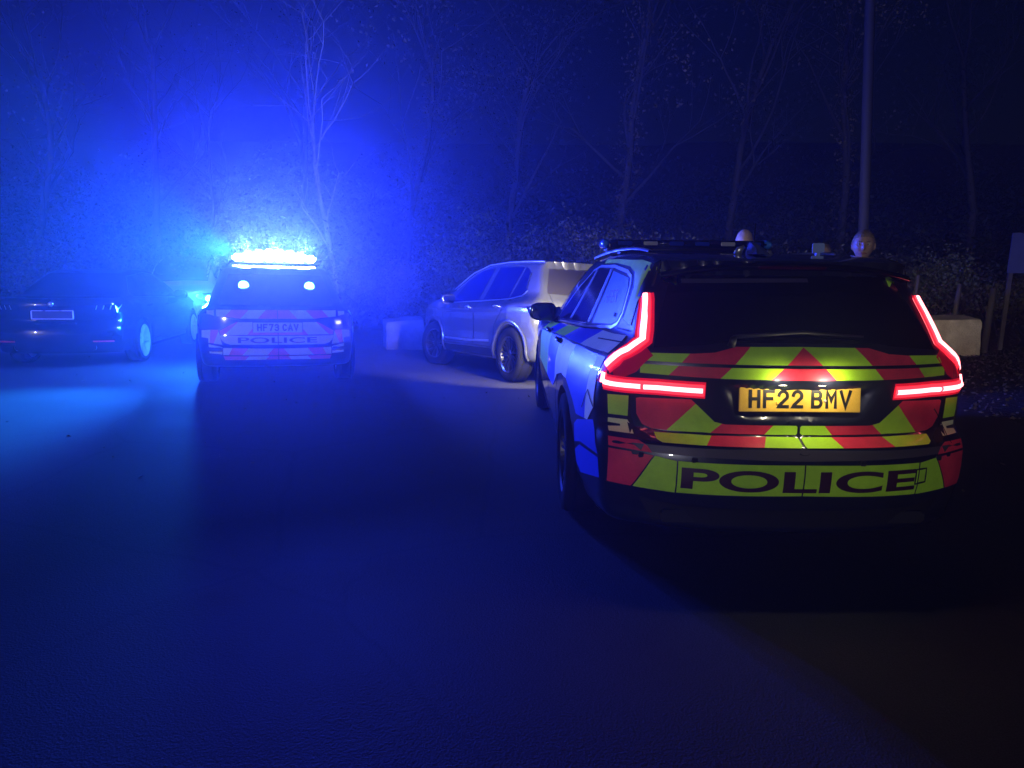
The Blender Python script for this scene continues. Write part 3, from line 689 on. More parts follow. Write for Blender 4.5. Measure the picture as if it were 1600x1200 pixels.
# ------------------------------------------------------------------ the far police car, all beacons lit
FAR = dict(
    sil=[(.14, .25), (.04, .33), (.01, .39), (0, .44), (.018, .475), (.045, .50), (.058, .54), (.064, .60), (.066, .66), (.066, .72), (.066, .79), (.078, .87), (.13, .93), (.30, 1.05), (.62, 1.30), (.66, 1.34), (.72, 1.37),
         (1.1, 1.41), (1.7, 1.43), (2.2, 1.43), (2.7, 1.38), (3.1, 1.22), (3.5, 1.03), (3.7, .96), (4.1, .90), (4.5, .80), (4.64, .70), (4.69, .55), (4.68, .38), (4.6, .26), (4.2, .2), (2.5, .19), (.8, .2)],
    wy=[(0, .80), (.3, .84), (.6, .88), (1.0, .915), (2, .915), (3.2, .915), (3.9, .90), (4.4, .85), (4.7, .72)],
    wz=[(.2, .93), (.35, .975), (.55, 1), (.75, .995), (.85, .97), (.92, .92), (1.0, .88), (1.5, .88)],
    belt=[(0, .92), (.75, .96), (1.5, .96), (3.2, .92), (3.6, .92), (3.8, 1.3), (5, 1.3)],
    wb=[(0, .72), (.7, .76), (1.5, .78), (3.2, .78), (3.7, .76)], tumble=[(0, .40), (.75, .42), (1.5, .45), (4, .5)],
    rear_curve=(.22, 2.6), front_curve=(.35, 2.4), recess=[], k=.06, zc=.60, spine=(.85, 3.9))
W4F = [(-.915, 1.03), (.915, 1.03), (-.915, 3.87), (.915, 3.87)]
pc = thing('police_car', (0, 0, 0), 0, 'police car with a dazzling lit blue light bar and pale chevrons, farther off', 'police car', 'police cars')
B = Body(FAR, 180, 90, 56)
B.finish(pc, M_NAVY, W4F, .325)
for wx, wy in W4F: make_wheel(pc, wx, wy, .325, .225, .225, 5, M_RIM, True)
rw = B.patch('rear_window', [(-.62, .935), (.62, .935), (.60, 1.02), (.52, 1.29), (-.52, 1.29), (-.60, 1.02)], 'rear', M_GLASS, pc, .003)
for sg in (-1, 1):
    f = (lambda P: P) if sg < 0 else mir
    fl = (lambda L, C: (L, C)) if sg < 0 else (lambda L, C: ([(-x, z, -s_) for x, z, s_ in L[::-1]], C[::-1]))
    def st(P, L, C, nm='chevron_stripe'):
        l_, c_ = fl(L, C); stripes(B, f(P), l_, c_, pc, 'rear', .006, nm)
    st([(-.64, .885), (-.004, .885), (-.004, .79), (-.40, .79), (-.46, .80), (-.64, .815)], [(-.56, .80, .9), (-.38, .80, .9), (-.20, .80, .9)], [M_PALE, M_PINK, M_PALE, M_PINK])
    st([(-.43, .755), (-.265, .755), (-.265, .645), (-.004, .635), (-.004, .612), (-.60, .612), (-.61, .655), (-.50, .72)], [(-.54, .63, 1.0), (-.30, .64, .8)], [M_PINK, M_PALE, M_PINK])
    st([(-.61, .602), (-.004, .602), (-.004, .50), (-.50, .50), (-.56, .52), (-.595, .56)], [], [M_PALE], 'tailgate_marking')
    st([(-.575, .468), (-.004, .462), (-.004, .392), (-.575, .394)], [(-.52, .39, .5), (-.38, .39, .9), (-.12, .39, .9)], [M_PALE, M_PINK, M_PALE, M_PINK], 'bumper_marking')
    st([(-.575, .382), (-.004, .382), (-.004, .345), (-.56, .338)], [(-.33, .36, .9), (-.12, .36, .9)], [M_PINK, M_PALE, M_PINK], 'bumper_marking')
    st([(-.80, .66), (-.625, .67), (-.585, .50), (-.73, .52), (-.73, .57), (-.80, .58)], [(-.715, .56, .1), (-.66, .55, .4)], [M_PALE, M_PINK, M_PALE], 'corner_marking')
    B.patch('corner_marking', f([(-.73, .505), (-.585, .475), (-.585, .40), (-.72, .41)]), 'rear', M_PALE, pc, .004)
    B.patch('corner_marking', f([(-.74, .875), (-.665, .88), (-.665, .82), (-.74, .825)]), 'rear', M_PALE, pc, .004)
    tl = B.patch('tail_lamp', f([(-.84, .82), (-.78, .85), (-.62, .81), (-.44, .785), (-.41, .765), (-.50, .72), (-.62, .665), (-.80, .67), (-.84, .70)]), 'rear', M_LENSD, pc, .008)
    md = 'left' if sg < 0 else 'right'
    B.patch('front_side_window', [(3.25, .93), (2.42, .96), (2.20, 1.33), (2.5, 1.31), (2.9, 1.16)], md, M_GLASS, pc, .003)
    B.patch('rear_side_window', [(2.34, .965), (1.45, .985), (1.30, 1.32), (2.12, 1.34)], md, M_GLASS, pc, .003)
    B.patch('quarter_window', [(1.37, .99), (.85, 1.00), (.78, 1.06), (.95, 1.28), (1.23, 1.32)], md, M_GLASS, pc, .003)
    d_ = B.patch('front_door', [(3.25, .90), (2.36, .93), (2.34, .34), (3.28, .33)], md, M_NAVY, pc, .002); handle(B, d_, md, 2.6, .84, M_TRIM)
    d_ = B.patch('rear_door', [(2.34, .93), (1.45, .95), (1.42, .72), (1.55, .36), (2.32, .34)], md, M_NAVY, pc, .002); handle(B, d_, md, 1.65, .86, M_TRIM)
    stripes(B, [(.45, .88), (1.5, .87), (3.3, .85), (3.3, .58), (1.5, .60), (1.02, .72), (.60, .60), (.45, .62)], [(1.0, .7, 0), (1.6, .7, 0), (2.2, .7, 0), (2.8, .7, 0)], [M_YEL, M_SIDEBLUE, M_YEL, M_SIDEBLUE, M_YEL], pc, md, .005, 'chequer_panel')
    make_mirror(B, pc, sg, 3.22, .93, M_TRIM, 1.0)
    B.patch('headlamp', [(sg * .42, .70), (sg * .78, .70), (sg * .76, .60), (sg * .44, .60)], 'front', M_CLEAR, pc, .006)
    # small lit lamps in the corners of the rear window
    bm = bmesh.new(); r = bmesh.ops.create_uvsphere(bm, u_segments=14, v_segments=8, radius=1)
    q = B.proj('rear', sg * .36 + .005, 1.15, .012)
    for v in r['verts']: v.co = Vector((q.x + v.co.x * .058, q.y + v.co.y * .03, q.z + v.co.z * .052))
    from_bm('rear_window_beacon', bm, M_HOT2, pc, True)
B.patch('windscreen', [(-.58, 2.80), (.58, 2.80), (.70, 3.62), (-.70, 3.62)], 'top', M_GLASS, pc, .003)
drape_text(B, 'lettering', 'POLICE', 'rear', .0, .552, .84, .064, M_LETTER, pc, .011, bold=.012)
plate(B, pc, 0, .695, 'HF73 CAV', M_PALE, tilt=R(6), bold=.0)
B.ribbon('panel_seam', [B.line('rear', [(0, .89), (0, .50)])], .008, M_SEAM, pc, .007)
B.ribbon('panel_seam', [B.line('rear', [(0, .46), (0, .34)])], .008, M_SEAM, pc, .007)
for sg in (-1, 1): B.ribbon('panel_seam', [B.line('rear', [(sg * .65, .92), (sg * .64, .80)])], .014, M_SEAM, pc, .009)
bm = bmesh.new(); add_box(bm, (0, 2.0, 1.47), (1.12, .28, .05), bev=.015); bar = from_bm('light_bar', bm, M_TRIM, pc, True)
for i in range(8):
    bm = bmesh.new(); hm_ = .165 * (1 - .42 * ((i - 3.5) / 3.5) ** 2); add_box(bm, (-.465 + i * .133, 2.0, 1.495 + hm_ / 2), (.1325, .30, hm_), bev=.03); from_bm('beacon_module', bm, M_HOT, bar, True)  # oversized domed modules put the bloom of the lit bar into the shape
bm = bmesh.new(); q = B.proj('left', 3.22, .98, 0); r = bmesh.ops.create_uvsphere(bm, u_segments=12, v_segments=8, radius=.045)
for v in r['verts']: v.co += Vector((-.93, 3.12, .99))
from_bm('mirror_beacon', bm, M_HOT2, pc, True)
place_car(pc, -2.60, 7.72, R(19), W4F)
BEACON = (.022, .052, 1.)
for sx, en in ((-.38, 1), (.0, 1), (.38, 1)):
    lamp('beacon_light', 'POINT', (sx, 2.0, 1.70), 2100 * en, BEACON, pc, .07)
lamp('beacon_light', 'POINT', (-1.06, 2.92, 1.0), 600, (.02, .20, 1.), pc, .05)

for px_, tgt, en, sz in ((-.5, (-6.4, 3.0, -.1), 5000, 60), (-.5, (-7.5, 0.0, 3.6), 8000, 56)):  # added spots that brighten the haze and ground on the left
    l = lamp('left_fill_beam', 'SPOT', (0, 0, 0), en, (.012, .24, 1.), None, .06, spot=R(sz), blend=.8)
    bpy.context.view_layer.update(); w_ = pc.matrix_world @ Vector((px_, 1.95, 1.64)); l.location = w_; aim(l, Vector(tgt) - w_)

# ------------------------------------------------------------------ silver car on the right of the road
SUV = dict(
    sil=[(.12, .30), (.03, .38), (0, .48), (0, .62), (.05, .70), (.09, .76), (.08, .90), (.10, 1.02), (.16, 1.10), (.28, 1.28), (.42, 1.46), (.40, 1.49), (.36, 1.515), (.42, 1.535), (.8, 1.575), (1.3, 1.60), (1.9, 1.60), (2.4, 1.55),
         (2.8, 1.40), (3.2, 1.18), (3.4, 1.10), (3.8, 1.04), (4.15, .96), (4.32, .84), (4.40, .62), (4.39, .42), (4.3, .30), (4.0, .25), (2.5, .24), (.8, .25)],
    wy=[(0, .80), (.3, .85), (.55, .885), (.9, .915), (1.4, .905), (2, .90), (2.9, .90), (3.5, .915), (3.9, .89), (4.4, .72)],
    wz=[(.25, .95), (.40, 1.0), (.6, .985), (.8, .995), (.92, 1.0), (1.0, .97), (1.06, .92), (1.2, .88), (1.7, .88)],
    belt=[(0, 1.14), (.6, 1.13), (1.2, 1.07), (2.0, 1.03), (3.0, 1.0), (3.3, 1.0), (3.5, 1.4), (5, 1.4)],
    wb=[(0, .70), (.5, .74), (1.5, .79), (3.0, .79), (3.4, .77)], tumble=[(0, .30), (.75, .36), (1.5, .42), (4, .45)],
    rear_curve=(.24, 2.6), front_curve=(.35, 2.4), recess=[], k=.06, zc=.72, spine=(.85, 3.6))
W4S = [(-.91, .85), (.91, .85), (-.91, 3.50), (.91, 3.50)]
su = thing('silver_car', (0, 0, 0), 0, 'silver five-door car parked at the roadside between the two police cars', 'car')
B = Body(SUV, 140, 100, 40)
B.finish(su, M_SILVER, W4S, .35)
for wx, wy in W4S: make_wheel(su, wx, wy, .35, .225, .235, 9, M_RIMB, True, turn=R(14) if wy > 2 else 0)
rw = B.patch('rear_window', [(-.66, 1.13), (-.2, 1.10), (.2, 1.10), (.66, 1.13), (.64, 1.22), (.55, 1.44), (-.55, 1.44), (-.64, 1.22)], 'rear', mat('pale_reflecting_glass', (.028, .024, .02), .2, 0, .7), su, .003)
B.ribbon('rear_seam', [B.line('rear', [(-.64, 1.12), (-.60, .72)])], .008, M_SEAM, su, .005)
B.ribbon('rear_seam', [B.line('rear', [(.64, 1.12), (.60, .72)])], .008, M_SEAM, su, .005)
for sg, md in ((-1, 'left'), (1, 'right')):
    f = (lambda P: P) if sg < 0 else mir
    tl = B.patch('tail_lamp', f([(-.88, .97), (-.70, .99), (-.50, .96), (-.48, .90), (-.62, .84), (-.80, .83)]), 'rear', mat('smoked_lamp_lens', (.02, .004, .005), .3, 0, .2), su, .006)
    B.patch('tail_lamp_side', [(.46, .965), (.20, .98), (.20, .83), (.34, .83)], md, M_GLASS, su, .006)
    B.ribbon('lamp_reflector', [B.line('rear', [(sg * .84, .95), (sg * .76, .955), (sg * .74, .86)])], .025, M_CHROME, tl, .010)
    B.patch('front_side_window', [(3.02, 1.02), (2.05, 1.045), (1.90, 1.50), (2.3, 1.475), (2.72, 1.32)], md, M_GLASS2, su, .003)
    B.patch('rear_side_window', [(1.88, 1.05), (1.14, 1.075), (.98, 1.48), (1.74, 1.505)], md, M_GLASS2, su, .003)
    B.patch('quarter_window', [(1.08, 1.08), (.80, 1.115), (.70, 1.17), (.74, 1.40), (.86, 1.46), (.92, 1.478)], md, M_GLASS2, su, .003)
    B.ribbon('window_chrome', [B.line(md, [(3.08, 1.005), (2.0, 1.03), (1.10, 1.06), (.78, 1.10), (.67, 1.17)])], .018, M_CHROME, su, .005)
    B.ribbon('roof_rail', [B.line(md, [(.50, 1.525), (.9, 1.545), (1.5, 1.56), (2.1, 1.545), (2.6, 1.44), (3.1, 1.20)])], .022, M_CHROME, su, .016, dome=.01)
    B.patch('quarter_vent', [(.735, 1.20), (.715, 1.20), (.735, 1.38), (.77, 1.40)], md, M_SEAM, su, .006)
    for nm, P in (('front_door', [(3.12, 1.0), (1.98, 1.03), (1.96, .42), (3.02, .40), (3.12, .60)]), ('rear_door', [(1.96, 1.03), (1.02, 1.06), (.98, .98), (1.28, .72), (1.36, .42), (1.94, .42)])):
        d_ = B.patch(nm, P, md, M_SILVER, su, .002); B.ribbon('door_gap', [B.line(md, P)], .007, M_SEAM, d_, .004, closed=True)
        handle(B, d_, md, 2.16 if nm == 'front_door' else 1.22, .93 if nm == 'front_door' else .96, M_CHROME)
    B.ribbon('lower_crease', [B.line(md, [(1.42, .50), (2.2, .47), (2.98, .47)])], .03, M_CHROME, su, .006, dome=.008)
    B.patch('sill_trim', [(1.34, .40), (3.02, .38), (3.02, .28), (1.34, .29)], md, M_TRIM, su, .004)
    for wy_ in (.85, 3.50):
        arc = [(wy_ + math.cos(R(a)) * .43, .35 + math.sin(R(a)) * .43) for a in range(-5, 186, 10)]
        B.ribbon('arch_moulding', [B.line(md, arc)], .05, M_SILVER, su, .008, dome=.014)
    make_mirror(B, su, sg, 2.98, 1.0, M_SILVER, .98)
    B.patch('headlamp', [(sg * .45, .84), (sg * .80, .86), (sg * .78, .74), (sg * .46, .74)], 'front', M_CLEAR, su, .006)
B.patch('rear_bumper_trim', [(-.74, .45), (.74, .45), (.70, .33), (-.70, .33)], 'rear', M_TRIM, su, .004)
B.patch('windscreen', [(-.58, 2.52), (.58, 2.52), (.70, 3.30), (-.70, 3.30)], 'top', M_GLASS, su, .003)
B.patch('roof_panel', [(-.55, .50), (.55, .50), (.56, 2.50), (-.56, 2.50)], 'top', M_BLACK, su, .004)
place_car(su, 1.17, 8.92, R(27.5), W4S); su.scale = (1.04, 1.04, 1.04)

# ------------------------------------------------------------------ black saloon on the left
SAL = dict(
    sil=[(.12, .22), (.03, .32), (0, .42), (0, .56), (.04, .63), (.09, .68), (.07, .80), (.06, .92), (.09, .985), (.2, 1.0), (.5, 1.02), (.62, 1.04), (.9, 1.18), (1.3, 1.34), (1.7, 1.41), (2.2, 1.42), (2.6, 1.39), (3.0, 1.24), (3.35, 1.05),
         (3.6, .97), (4.1, .92), (4.55, .80), (4.74, .66), (4.78, .48), (4.76, .32), (4.6, .22), (4.2, .19), (2.5, .18), (.8, .19)],
    wy=[(0, .80), (.3, .84), (.6, .88), (1.0, .92), (2, .90), (3.2, .90), (3.9, .91), (4.4, .85), (4.8, .70)],
    wz=[(.2, .94), (.4, .985), (.55, 1), (.70, .99), (.82, .975), (.92, .93), (1.0, .88), (1.5, .86)],
    belt=[(0, 1.3), (.4, 1.2), (.8, .98), (1.5, .97), (3.2, .93), (3.5, .93), (3.7, 1.3), (5, 1.3)],
    wb=[(0, .70), (.7, .70), (1.5, .76), (3.2, .78), (3.7, .76)], tumble=[(0, .45), (.75, .5), (1.5, .45), (4, .5)],
    rear_curve=(.24, 2.4), front_curve=(.35, 2.4), recess=[(.26, .70, .84, .02)], k=.06, zc=.60, spine=(.85, 4.0))
def saloon(label, m, x, y, yaw, rim, group, plate_m, L=0):
    e = thing('saloon_car', (0, 0, 0), 0, label, 'car', group)
    B = Body(SAL, 110, 90, 34); W = [(-.91, 1.0), (.91, 1.0), (-.91, 3.84), (.91, 3.84)]
    B.finish(e, m, W, .33)
    for wx, wy in W: make_wheel(e, wx, wy, .33, .225, .25, 5, rim, True)
    B.patch('rear_window', [(-.56, .78), (.56, .78), (.50, 1.34), (-.50, 1.34)], 'top', M_GLASS, e, .003)
    B.patch('windscreen', [(-.58, 2.75), (.58, 2.75), (.70, 3.5), (-.70, 3.5)], 'top', M_GLASS, e, .003)
    for sg, md in ((-1, 'left'), (1, 'right')):
        f = (lambda P: P) if sg < 0 else mir
        tl = B.patch('tail_lamp', f([(-.84, .90), (-.62, .93), (-.42, .92), (-.44, .82), (-.64, .80), (-.82, .80)]), 'rear', M_GLASS, e, .007)
        for q in (-.80, -.72, -.64, -.56):
            B.ribbon('lamp_reflector', [B.line('rear', [(sg * abs(q), .90), (sg * abs(q + .02), .84)])], .012, M_CHROME, tl, .011)
        B.patch('bumper_reflector', f([(-.74, .40), (-.50, .405), (-.50, .385), (-.74, .378)]), 'rear', mat('red_bumper_reflector', (.75, .02, .05), .3), e, .006)
        B.patch('front_side_window', [(3.15, .95), (2.20, .985), (2.05, 1.36), (2.5, 1.335), (2.9, 1.18)], md, M_GLASS, e, .003)
        B.patch('rear_side_window', [(2.12, .99), (1.25, 1.01), (1.12, 1.10), (1.35, 1.30), (1.97, 1.36)], md, M_GLASS, e, .003)
        B.ribbon('window_trim', [B.line(md, [(3.2, .935), (2.1, .97), (1.15, 1.0), (1.05, 1.06), (1.30, 1.31), (2.1, 1.375), (2.6, 1.34)])], .012, M_TRIM, e, .005)
        for nm, P in (('front_door', [(3.2, .92), (2.16, .95), (2.16, .34), (3.1, .33), (3.2, .6)]), ('rear_door', [(2.14, .95), (1.25, .98), (1.22, .80), (1.45, .60), (1.5, .34), (2.14, .34)])):
            d_ = B.patch(nm, P, md, m, e, .002); B.ribbon('door_gap', [B.line(md, P)], .006, M_SEAM, d_, .004, closed=True); handle(B, d_, md, 2.36 if nm == 'front_door' else 1.45, .84 if nm == 'front_door' else .86, m)
        B.patch('sill_trim', [(1.48, .32), (3.4, .31), (3.4, .25), (1.48, .25)], md, M_TRIM, e, .004)
        make_mirror(B, e, sg, 3.16, .93, m, .99)
        B.patch('headlamp', [(sg * .45, .74), (sg * .80, .75), (sg * .78, .64), (sg * .46, .65)], 'front', M_CLEAR, e, .006)
        bm = bmesh.new(); p = B.proj('rear', sg * .50, .30, -.03); add_tube(bm, [p + Vector((0, .12, 0)), p - Vector((0, .03, 0))], [.04, .043], 16, cap=False); from_bm('exhaust_pipe', bm, M_CHROME, e, True)
    p = B.proj('rear', 0, .77, 0)
    pl = plate(B, e, 0, .77, '', plate_m, tilt=R(4))
    bm = bmesh.new()
    for c, sz in (((0, 0, .058), (.54, .014, .010)), ((0, 0, -.058), (.54, .014, .010)), ((-.266, 0, 0), (.014, .014, .108)), ((.266, 0, 0), (.014, .014, .108))): add_box(bm, c, sz, bev=.003)
    o = from_bm('plate_frame', bm, mat('pale_plate_edge', (.75, .68, .75), .4), pl)
    bm = bmesh.new(); add_lathe(bm, [(-.012, .002), (-.012, .032), (0, .036)], 20, 'x'); o = from_bm('round_badge', bm, M_CHROME, e, True)
    q = B.proj('rear', 0, .92, .002); o.location = q; o.rotation_euler = (0, 0, R(90))
    if m is M_WHITE: B.patch('roof_panel', [(-.60, .75), (.60, .75), (.62, 3.2), (-.62, 3.2)], 'top', M_BLACK, e, .004)  # black panel added so the white roof sinks into the dark
    place_car(e, x, y, yaw, W); return e
saloon('black saloon with pale alloy wheels and a dark number plate, at the left edge', M_BLACK, -6.45, 9.76, R(10), M_RIM, 'saloon cars on the left', M_PLATE_DARK)
saloon('white saloon half hidden between the black saloon and the lit police car', M_WHITE, -7.15, 15.0, R(14), M_RIM, 'saloon cars on the left', M_PLATE)

# ------------------------------------------------------------------ stones, pole, posts, boards
M_CONC2 = mat('dimmed_concrete', (.05, .05, .05), .9, noise=3.2, col2=(.12, .12, .115), bump=(35, .7, .02))  # darkened copy: the left block's dimness is put into the colour
def block(name, x, y, w, d, h, rz, label, seed, cat='concrete block'):
    rnd = random.Random(seed); bm = bmesh.new(); bmesh.ops.create_cube(bm, size=1)
    bmesh.ops.subdivide_edges(bm, edges=bm.edges[:], cuts=9, use_grid_fill=True)
    from mathutils import noise
    for v in bm.verts:
        c = v.co.copy(); c.x *= 1 - .10 * (c.z + .5) + .03 * c.y
        e = max(0, sum(abs(t) > .46 for t in v.co) - 1)
        v.co = Vector((c.x * w, c.y * d, c.z * h + .03 * h * c.x))
        n = noise.fractal(v.co * 6 + Vector((seed, 0, 0)), 1., 2., 4); v.co *= 1 - .025 * e + n * .035
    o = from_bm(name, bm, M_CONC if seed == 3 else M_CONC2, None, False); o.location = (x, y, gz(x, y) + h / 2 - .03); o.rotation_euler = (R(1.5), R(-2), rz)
    return tag(o, label, cat)
def wx(px, d): return (px - 800) / 1100 * d
block('concrete_block', wx(1468, 12.2), 12.2, 1.15, .7, .68, R(-6), 'tan rough concrete block with warm light put into its colour, right of the near police car', 3)
block('concrete_block', wx(630, 13.6), 13.6, .80, .6, .60, R(14), 'grey concrete block standing left of the silver car', 9)
bm = bmesh.new(); zb = gz(6.9, 13.6)
add_tube(bm, [(0.02, 0, -.3), (-.22, 0, 3), (-.45, 0, 6), (-.75, 0, 10)], [.10, .092, .085, .075], 14)
o = from_bm('utility_pole', bm, M_POLE, None, True); o.location = (wx(1347, 13.6), 13.6, zb); tag(o, 'tall dark wooden pole rising behind the fair-haired person', 'pole')
for px_, d, h, r, lab in ((1543, 12.5, 1.15, .055, 'slim wooden post standing right of the tan concrete block'), (1424, 14., 1.35, .045, 'thin wooden post behind the tan concrete block'), (1490, 15.2, 1.1, .05, 'short thin post far back between two taller posts')):
    bm = bmesh.new(); add_tube(bm, [(0, 0, -.2), (.005, .01, h * .5), (.02, 0, h)], [r, r * .97, r * .9], 9); o = from_bm('wooden_post', bm, M_WOOD, None, True)
    o.location = (wx(px_, d), d, gz(wx(px_, d), d)); tag(o, lab, 'post', 'wooden posts at the verge')
e = thing('notice_board', (wx(1597, 13), 13, gz(wx(1597, 13), 13)), R(-12), 'board with dim blue light in its colour, on two posts at the right edge', 'board')
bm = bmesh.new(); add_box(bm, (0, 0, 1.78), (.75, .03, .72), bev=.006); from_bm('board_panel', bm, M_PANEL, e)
for sx in (-.3, .3): bm = bmesh.new(); add_box(bm, (sx, .04, .65), (.07, .05, 1.56), bev=.004); from_bm('post', bm, M_WOOD, e)

# ------------------------------------------------------------------ trees and bushes
def leaf_mat(name, a, b):
    m = mat(name, a, .7, noise=3, col2=b); m.node_tree.nodes['Principled BSDF'].inputs['Specular IOR Level'].default_value = .25; return m
M_BARK = mat('dark_bark', (.012, .010, .009), .9, noise=12, col2=(.03, .026, .022), bump=(40, .8, .01))
M_BIRCH = mat('pale_bark', (.11, .10, .09), .8, noise=7, col2=(.26, .24, .21), bump=(40, .6, .01))
M_TWIG = mat('bare_twigs', (.016, .014, .012), .9)
M_LEAF1 = leaf_mat('bramble_leaves', (.055, .065, .03), (.13, .135, .065))
M_LEAF2 = leaf_mat('dull_autumn_leaves', (.05, .042, .022), (.11, .09, .05))
M_LEAF3 = leaf_mat('ivy_leaves', (.006, .010, .005), (.015, .020, .010))
def leaves(rng, P, size, N=None):
    """leaf-sized quads at points P"""
    n = len(P); a = rng.normal(size=(n, 3)); a /= np.linalg.norm(a, axis=1)[:, None]
    b = np.cross(a, rng.normal(size=(n, 3))); b /= np.linalg.norm(b, axis=1)[:, None]
    s = size * rng.uniform(.55, 1.35, (n, 1)); w = s * rng.uniform(.35, .7, (n, 1))
    fold = np.cross(a, b) * s * .2
    V = np.stack([P - a * s, P + b * w + fold, P + a * s, P - b * w + fold], 1).reshape(-1, 3)
    idx = np.arange(n * 4).reshape(n, 4)
    return V, idx
def quads(name, V, idx, m, parent=None):
    me = bpy.data.meshes.new(name); me.vertices.add(len(V)); me.vertices.foreach_set('co', V.astype(np.float32).ravel())
    me.loops.add(idx.size); me.loops.foreach_set('vertex_index', idx.astype(np.int32).ravel())
    me.polygons.add(len(idx)); me.polygons.foreach_set('loop_start', (np.arange(len(idx)) * 4).astype(np.int32))
    me.update(); me.validate(); return link(name, me, parent, m, False)
def grow(bm, rnd, p, d, ln, r, depth, tips, lean=.18):
    n = 4; pts = [p.copy()]; rad = [r]
    for i in range(n):
        d = (d + Vector((rnd.gauss(0, lean), rnd.gauss(0, lean), rnd.gauss(.05, lean * .5))) * .55).normalized()
        p = p + d * ln / n; pts.append(p.copy()); rad.append(r * (1 - .42 * (i + 1) / n))
    add_tube(bm, pts, rad, 6 if depth > 3 else (4 if depth > 1 else 3), cap=False)
    if depth <= 0: tips.append(p); return
    k = 3 if depth > 2 else rnd.choice((2, 3, 3))
    for j in range(k):
        q = pts[rnd.randint(2, n)] if j else pts[-1]
        nd = (d * rnd.uniform(.7, 1.1) + Vector((rnd.gauss(0, .55), rnd.gauss(0, .55), rnd.gauss(.12, .3)))).normalized()
        grow(bm, rnd, q, nd, ln * rnd.uniform(.58, .8), rad[-1] * rnd.uniform(.55, .8), depth - 1, tips, lean)
def tree(x, y, h, r, label, seed, bark, leafy=0, group='trees on the wooded bank', lean=(0, 0)):
    rnd = random.Random(seed); rng = np.random.default_rng(seed)
    e = thing('bare_tree' if not leafy else 'ivy_clad_tree', (x, y, gz(x, y) - .1), 0, label, 'tree', group)
    tb = bmesh.new(); cb = bmesh.new(); tips = []
    d = Vector((lean[0], lean[1], 1)).normalized(); p = Vector((0, 0, 0)); pts = [p.copy()]; rad = [r * 1.25]; n = 9; ht = h * .62
    for i in range(n):
        d = (d + Vector((rnd.gauss(0, .07), rnd.gauss(0, .07), .04))).normalized(); p = p + d * ht / n; pts.append(p.copy()); rad.append(r * (1 - .5 * (i + 1) / n))
    add_tube(tb, pts, rad, 10, cap=False)
    from_bm('trunk', tb, bark, e, True)
    for i in range(3, n + 1):
        for _ in range(1 if i < n else 3):
            nd = (d * .7 + Vector((rnd.gauss(0, .6), rnd.gauss(0, .6), rnd.uniform(.1, .6)))).normalized()
            grow(cb, rnd, pts[i], nd, h * rnd.uniform(.14, .24) * (1.25 if i == n else 1), rad[i] * .55, 3, tips)
    c = from_bm('crown', cb, bark if bark is M_BIRCH else M_TWIG, e)
    if leafy:
        T = np.array([tuple(t) for t in tips]); T = T[rng.integers(0, len(T), leafy)] + rng.normal(0, .22, (leafy, 3))
        K = np.array([tuple(q) for q in pts[1:]])[rng.integers(0, n, leafy // 2)] + rng.normal(0, .18, (leafy // 2, 3)) * np.array([1, 1, 2.5])
        V, I = leaves(rng, np.vstack([T, K]), .045); quads('foliage', V, I, M_LEAF3 if seed % 2 else M_LEAF2, c)
    return e
def bush(x, y, w, h, label, seed, m, n=2600, name='bush', dp=None, size=.035, group='bushes along the roadside'):
    rnd = random.Random(seed); rng = np.random.default_rng(seed)
    e = thing(name, (x, y, gz(x, y) - .05), 0, label, 'bush', group)
    cb = bmesh.new(); tips = []
    for k in range(9):
        a = rnd.uniform(0, 6.28); nd = Vector((math.cos(a) * .55, math.sin(a) * .4, 1)).normalized()
        grow(cb, rnd, Vector((rnd.uniform(-.3, .3) * w, rnd.uniform(-.2, .2) * w, 0)), nd, h * rnd.uniform(.32, .48), .016, 2, tips, .3)
    from_bm('stems', cb, M_TWIG, e)
    cl = rng.normal(0, 1, (26, 3)); cl /= np.linalg.norm(cl, axis=1)[:, None]; cl *= rng.uniform(.35, 1, (26, 1))
    cl = cl * np.array([w / 2, (dp or w) / 2 * .8, h * .42]) + np.array([0, 0, h * .48])
    cl = np.vstack([cl, np.array([tuple(t) for t in tips])])
    P = cl[rng.integers(0, len(cl), n)] + rng.normal(0, .17, (n, 3)) * np.array([1.2, 1, 1]); P[:, 2] = np.abs(P[:, 2])
    V, I = leaves(rng, P, size); quads('foliage', V, I, m, e); return e

tree(wx(532, 17.5), 17.5, 8.4, .065, 'pale-barked bare tree with a forked crown, behind the far police car', 11, M_BIRCH, 0, 'trees on the wooded bank', (-.07, 0))
TR = [(335, 19.5, 7.5, .05, M_BARK, 0), (250, 21, 10, .12, M_BARK, 300), (60, 20, 9, .12, M_BARK, 700), (475, 25, 11, .12, M_BARK, 1200), (640, 21, 10, .10, M_BARK, 2200),
      (800, 20, 10, .12, M_BARK, 2400), (960, 21.5, 11, .13, M_BARK, 2400), (1130, 22, 11, .13, M_BARK, 2000), (1300, 22, 11, .13, M_BARK, 2000), (1500, 21, 10, .12, M_BARK, 1800)]
LB = ['slender sapling left of the forked pale tree', 'bare dark tree behind the black saloon', 'dark tree at the left edge above the black saloon',
      'tall dark tree directly above the lit light bar', 'leafy dark tree right of the pale forked tree', 'broad ivy-clad tree above the silver car windows',
      'tall leafy tree above the gap between silver car and near police car', 'tall tree above the middle of the unlit light bar', 'tall dark tree behind the tall pole', 'tall dark tree near the right edge, behind the posts']
for i, (px_, d, h, r, b, lf) in enumerate(TR): tree(wx(px_, d), d, h, r, LB[i], 20 + i, b, lf)
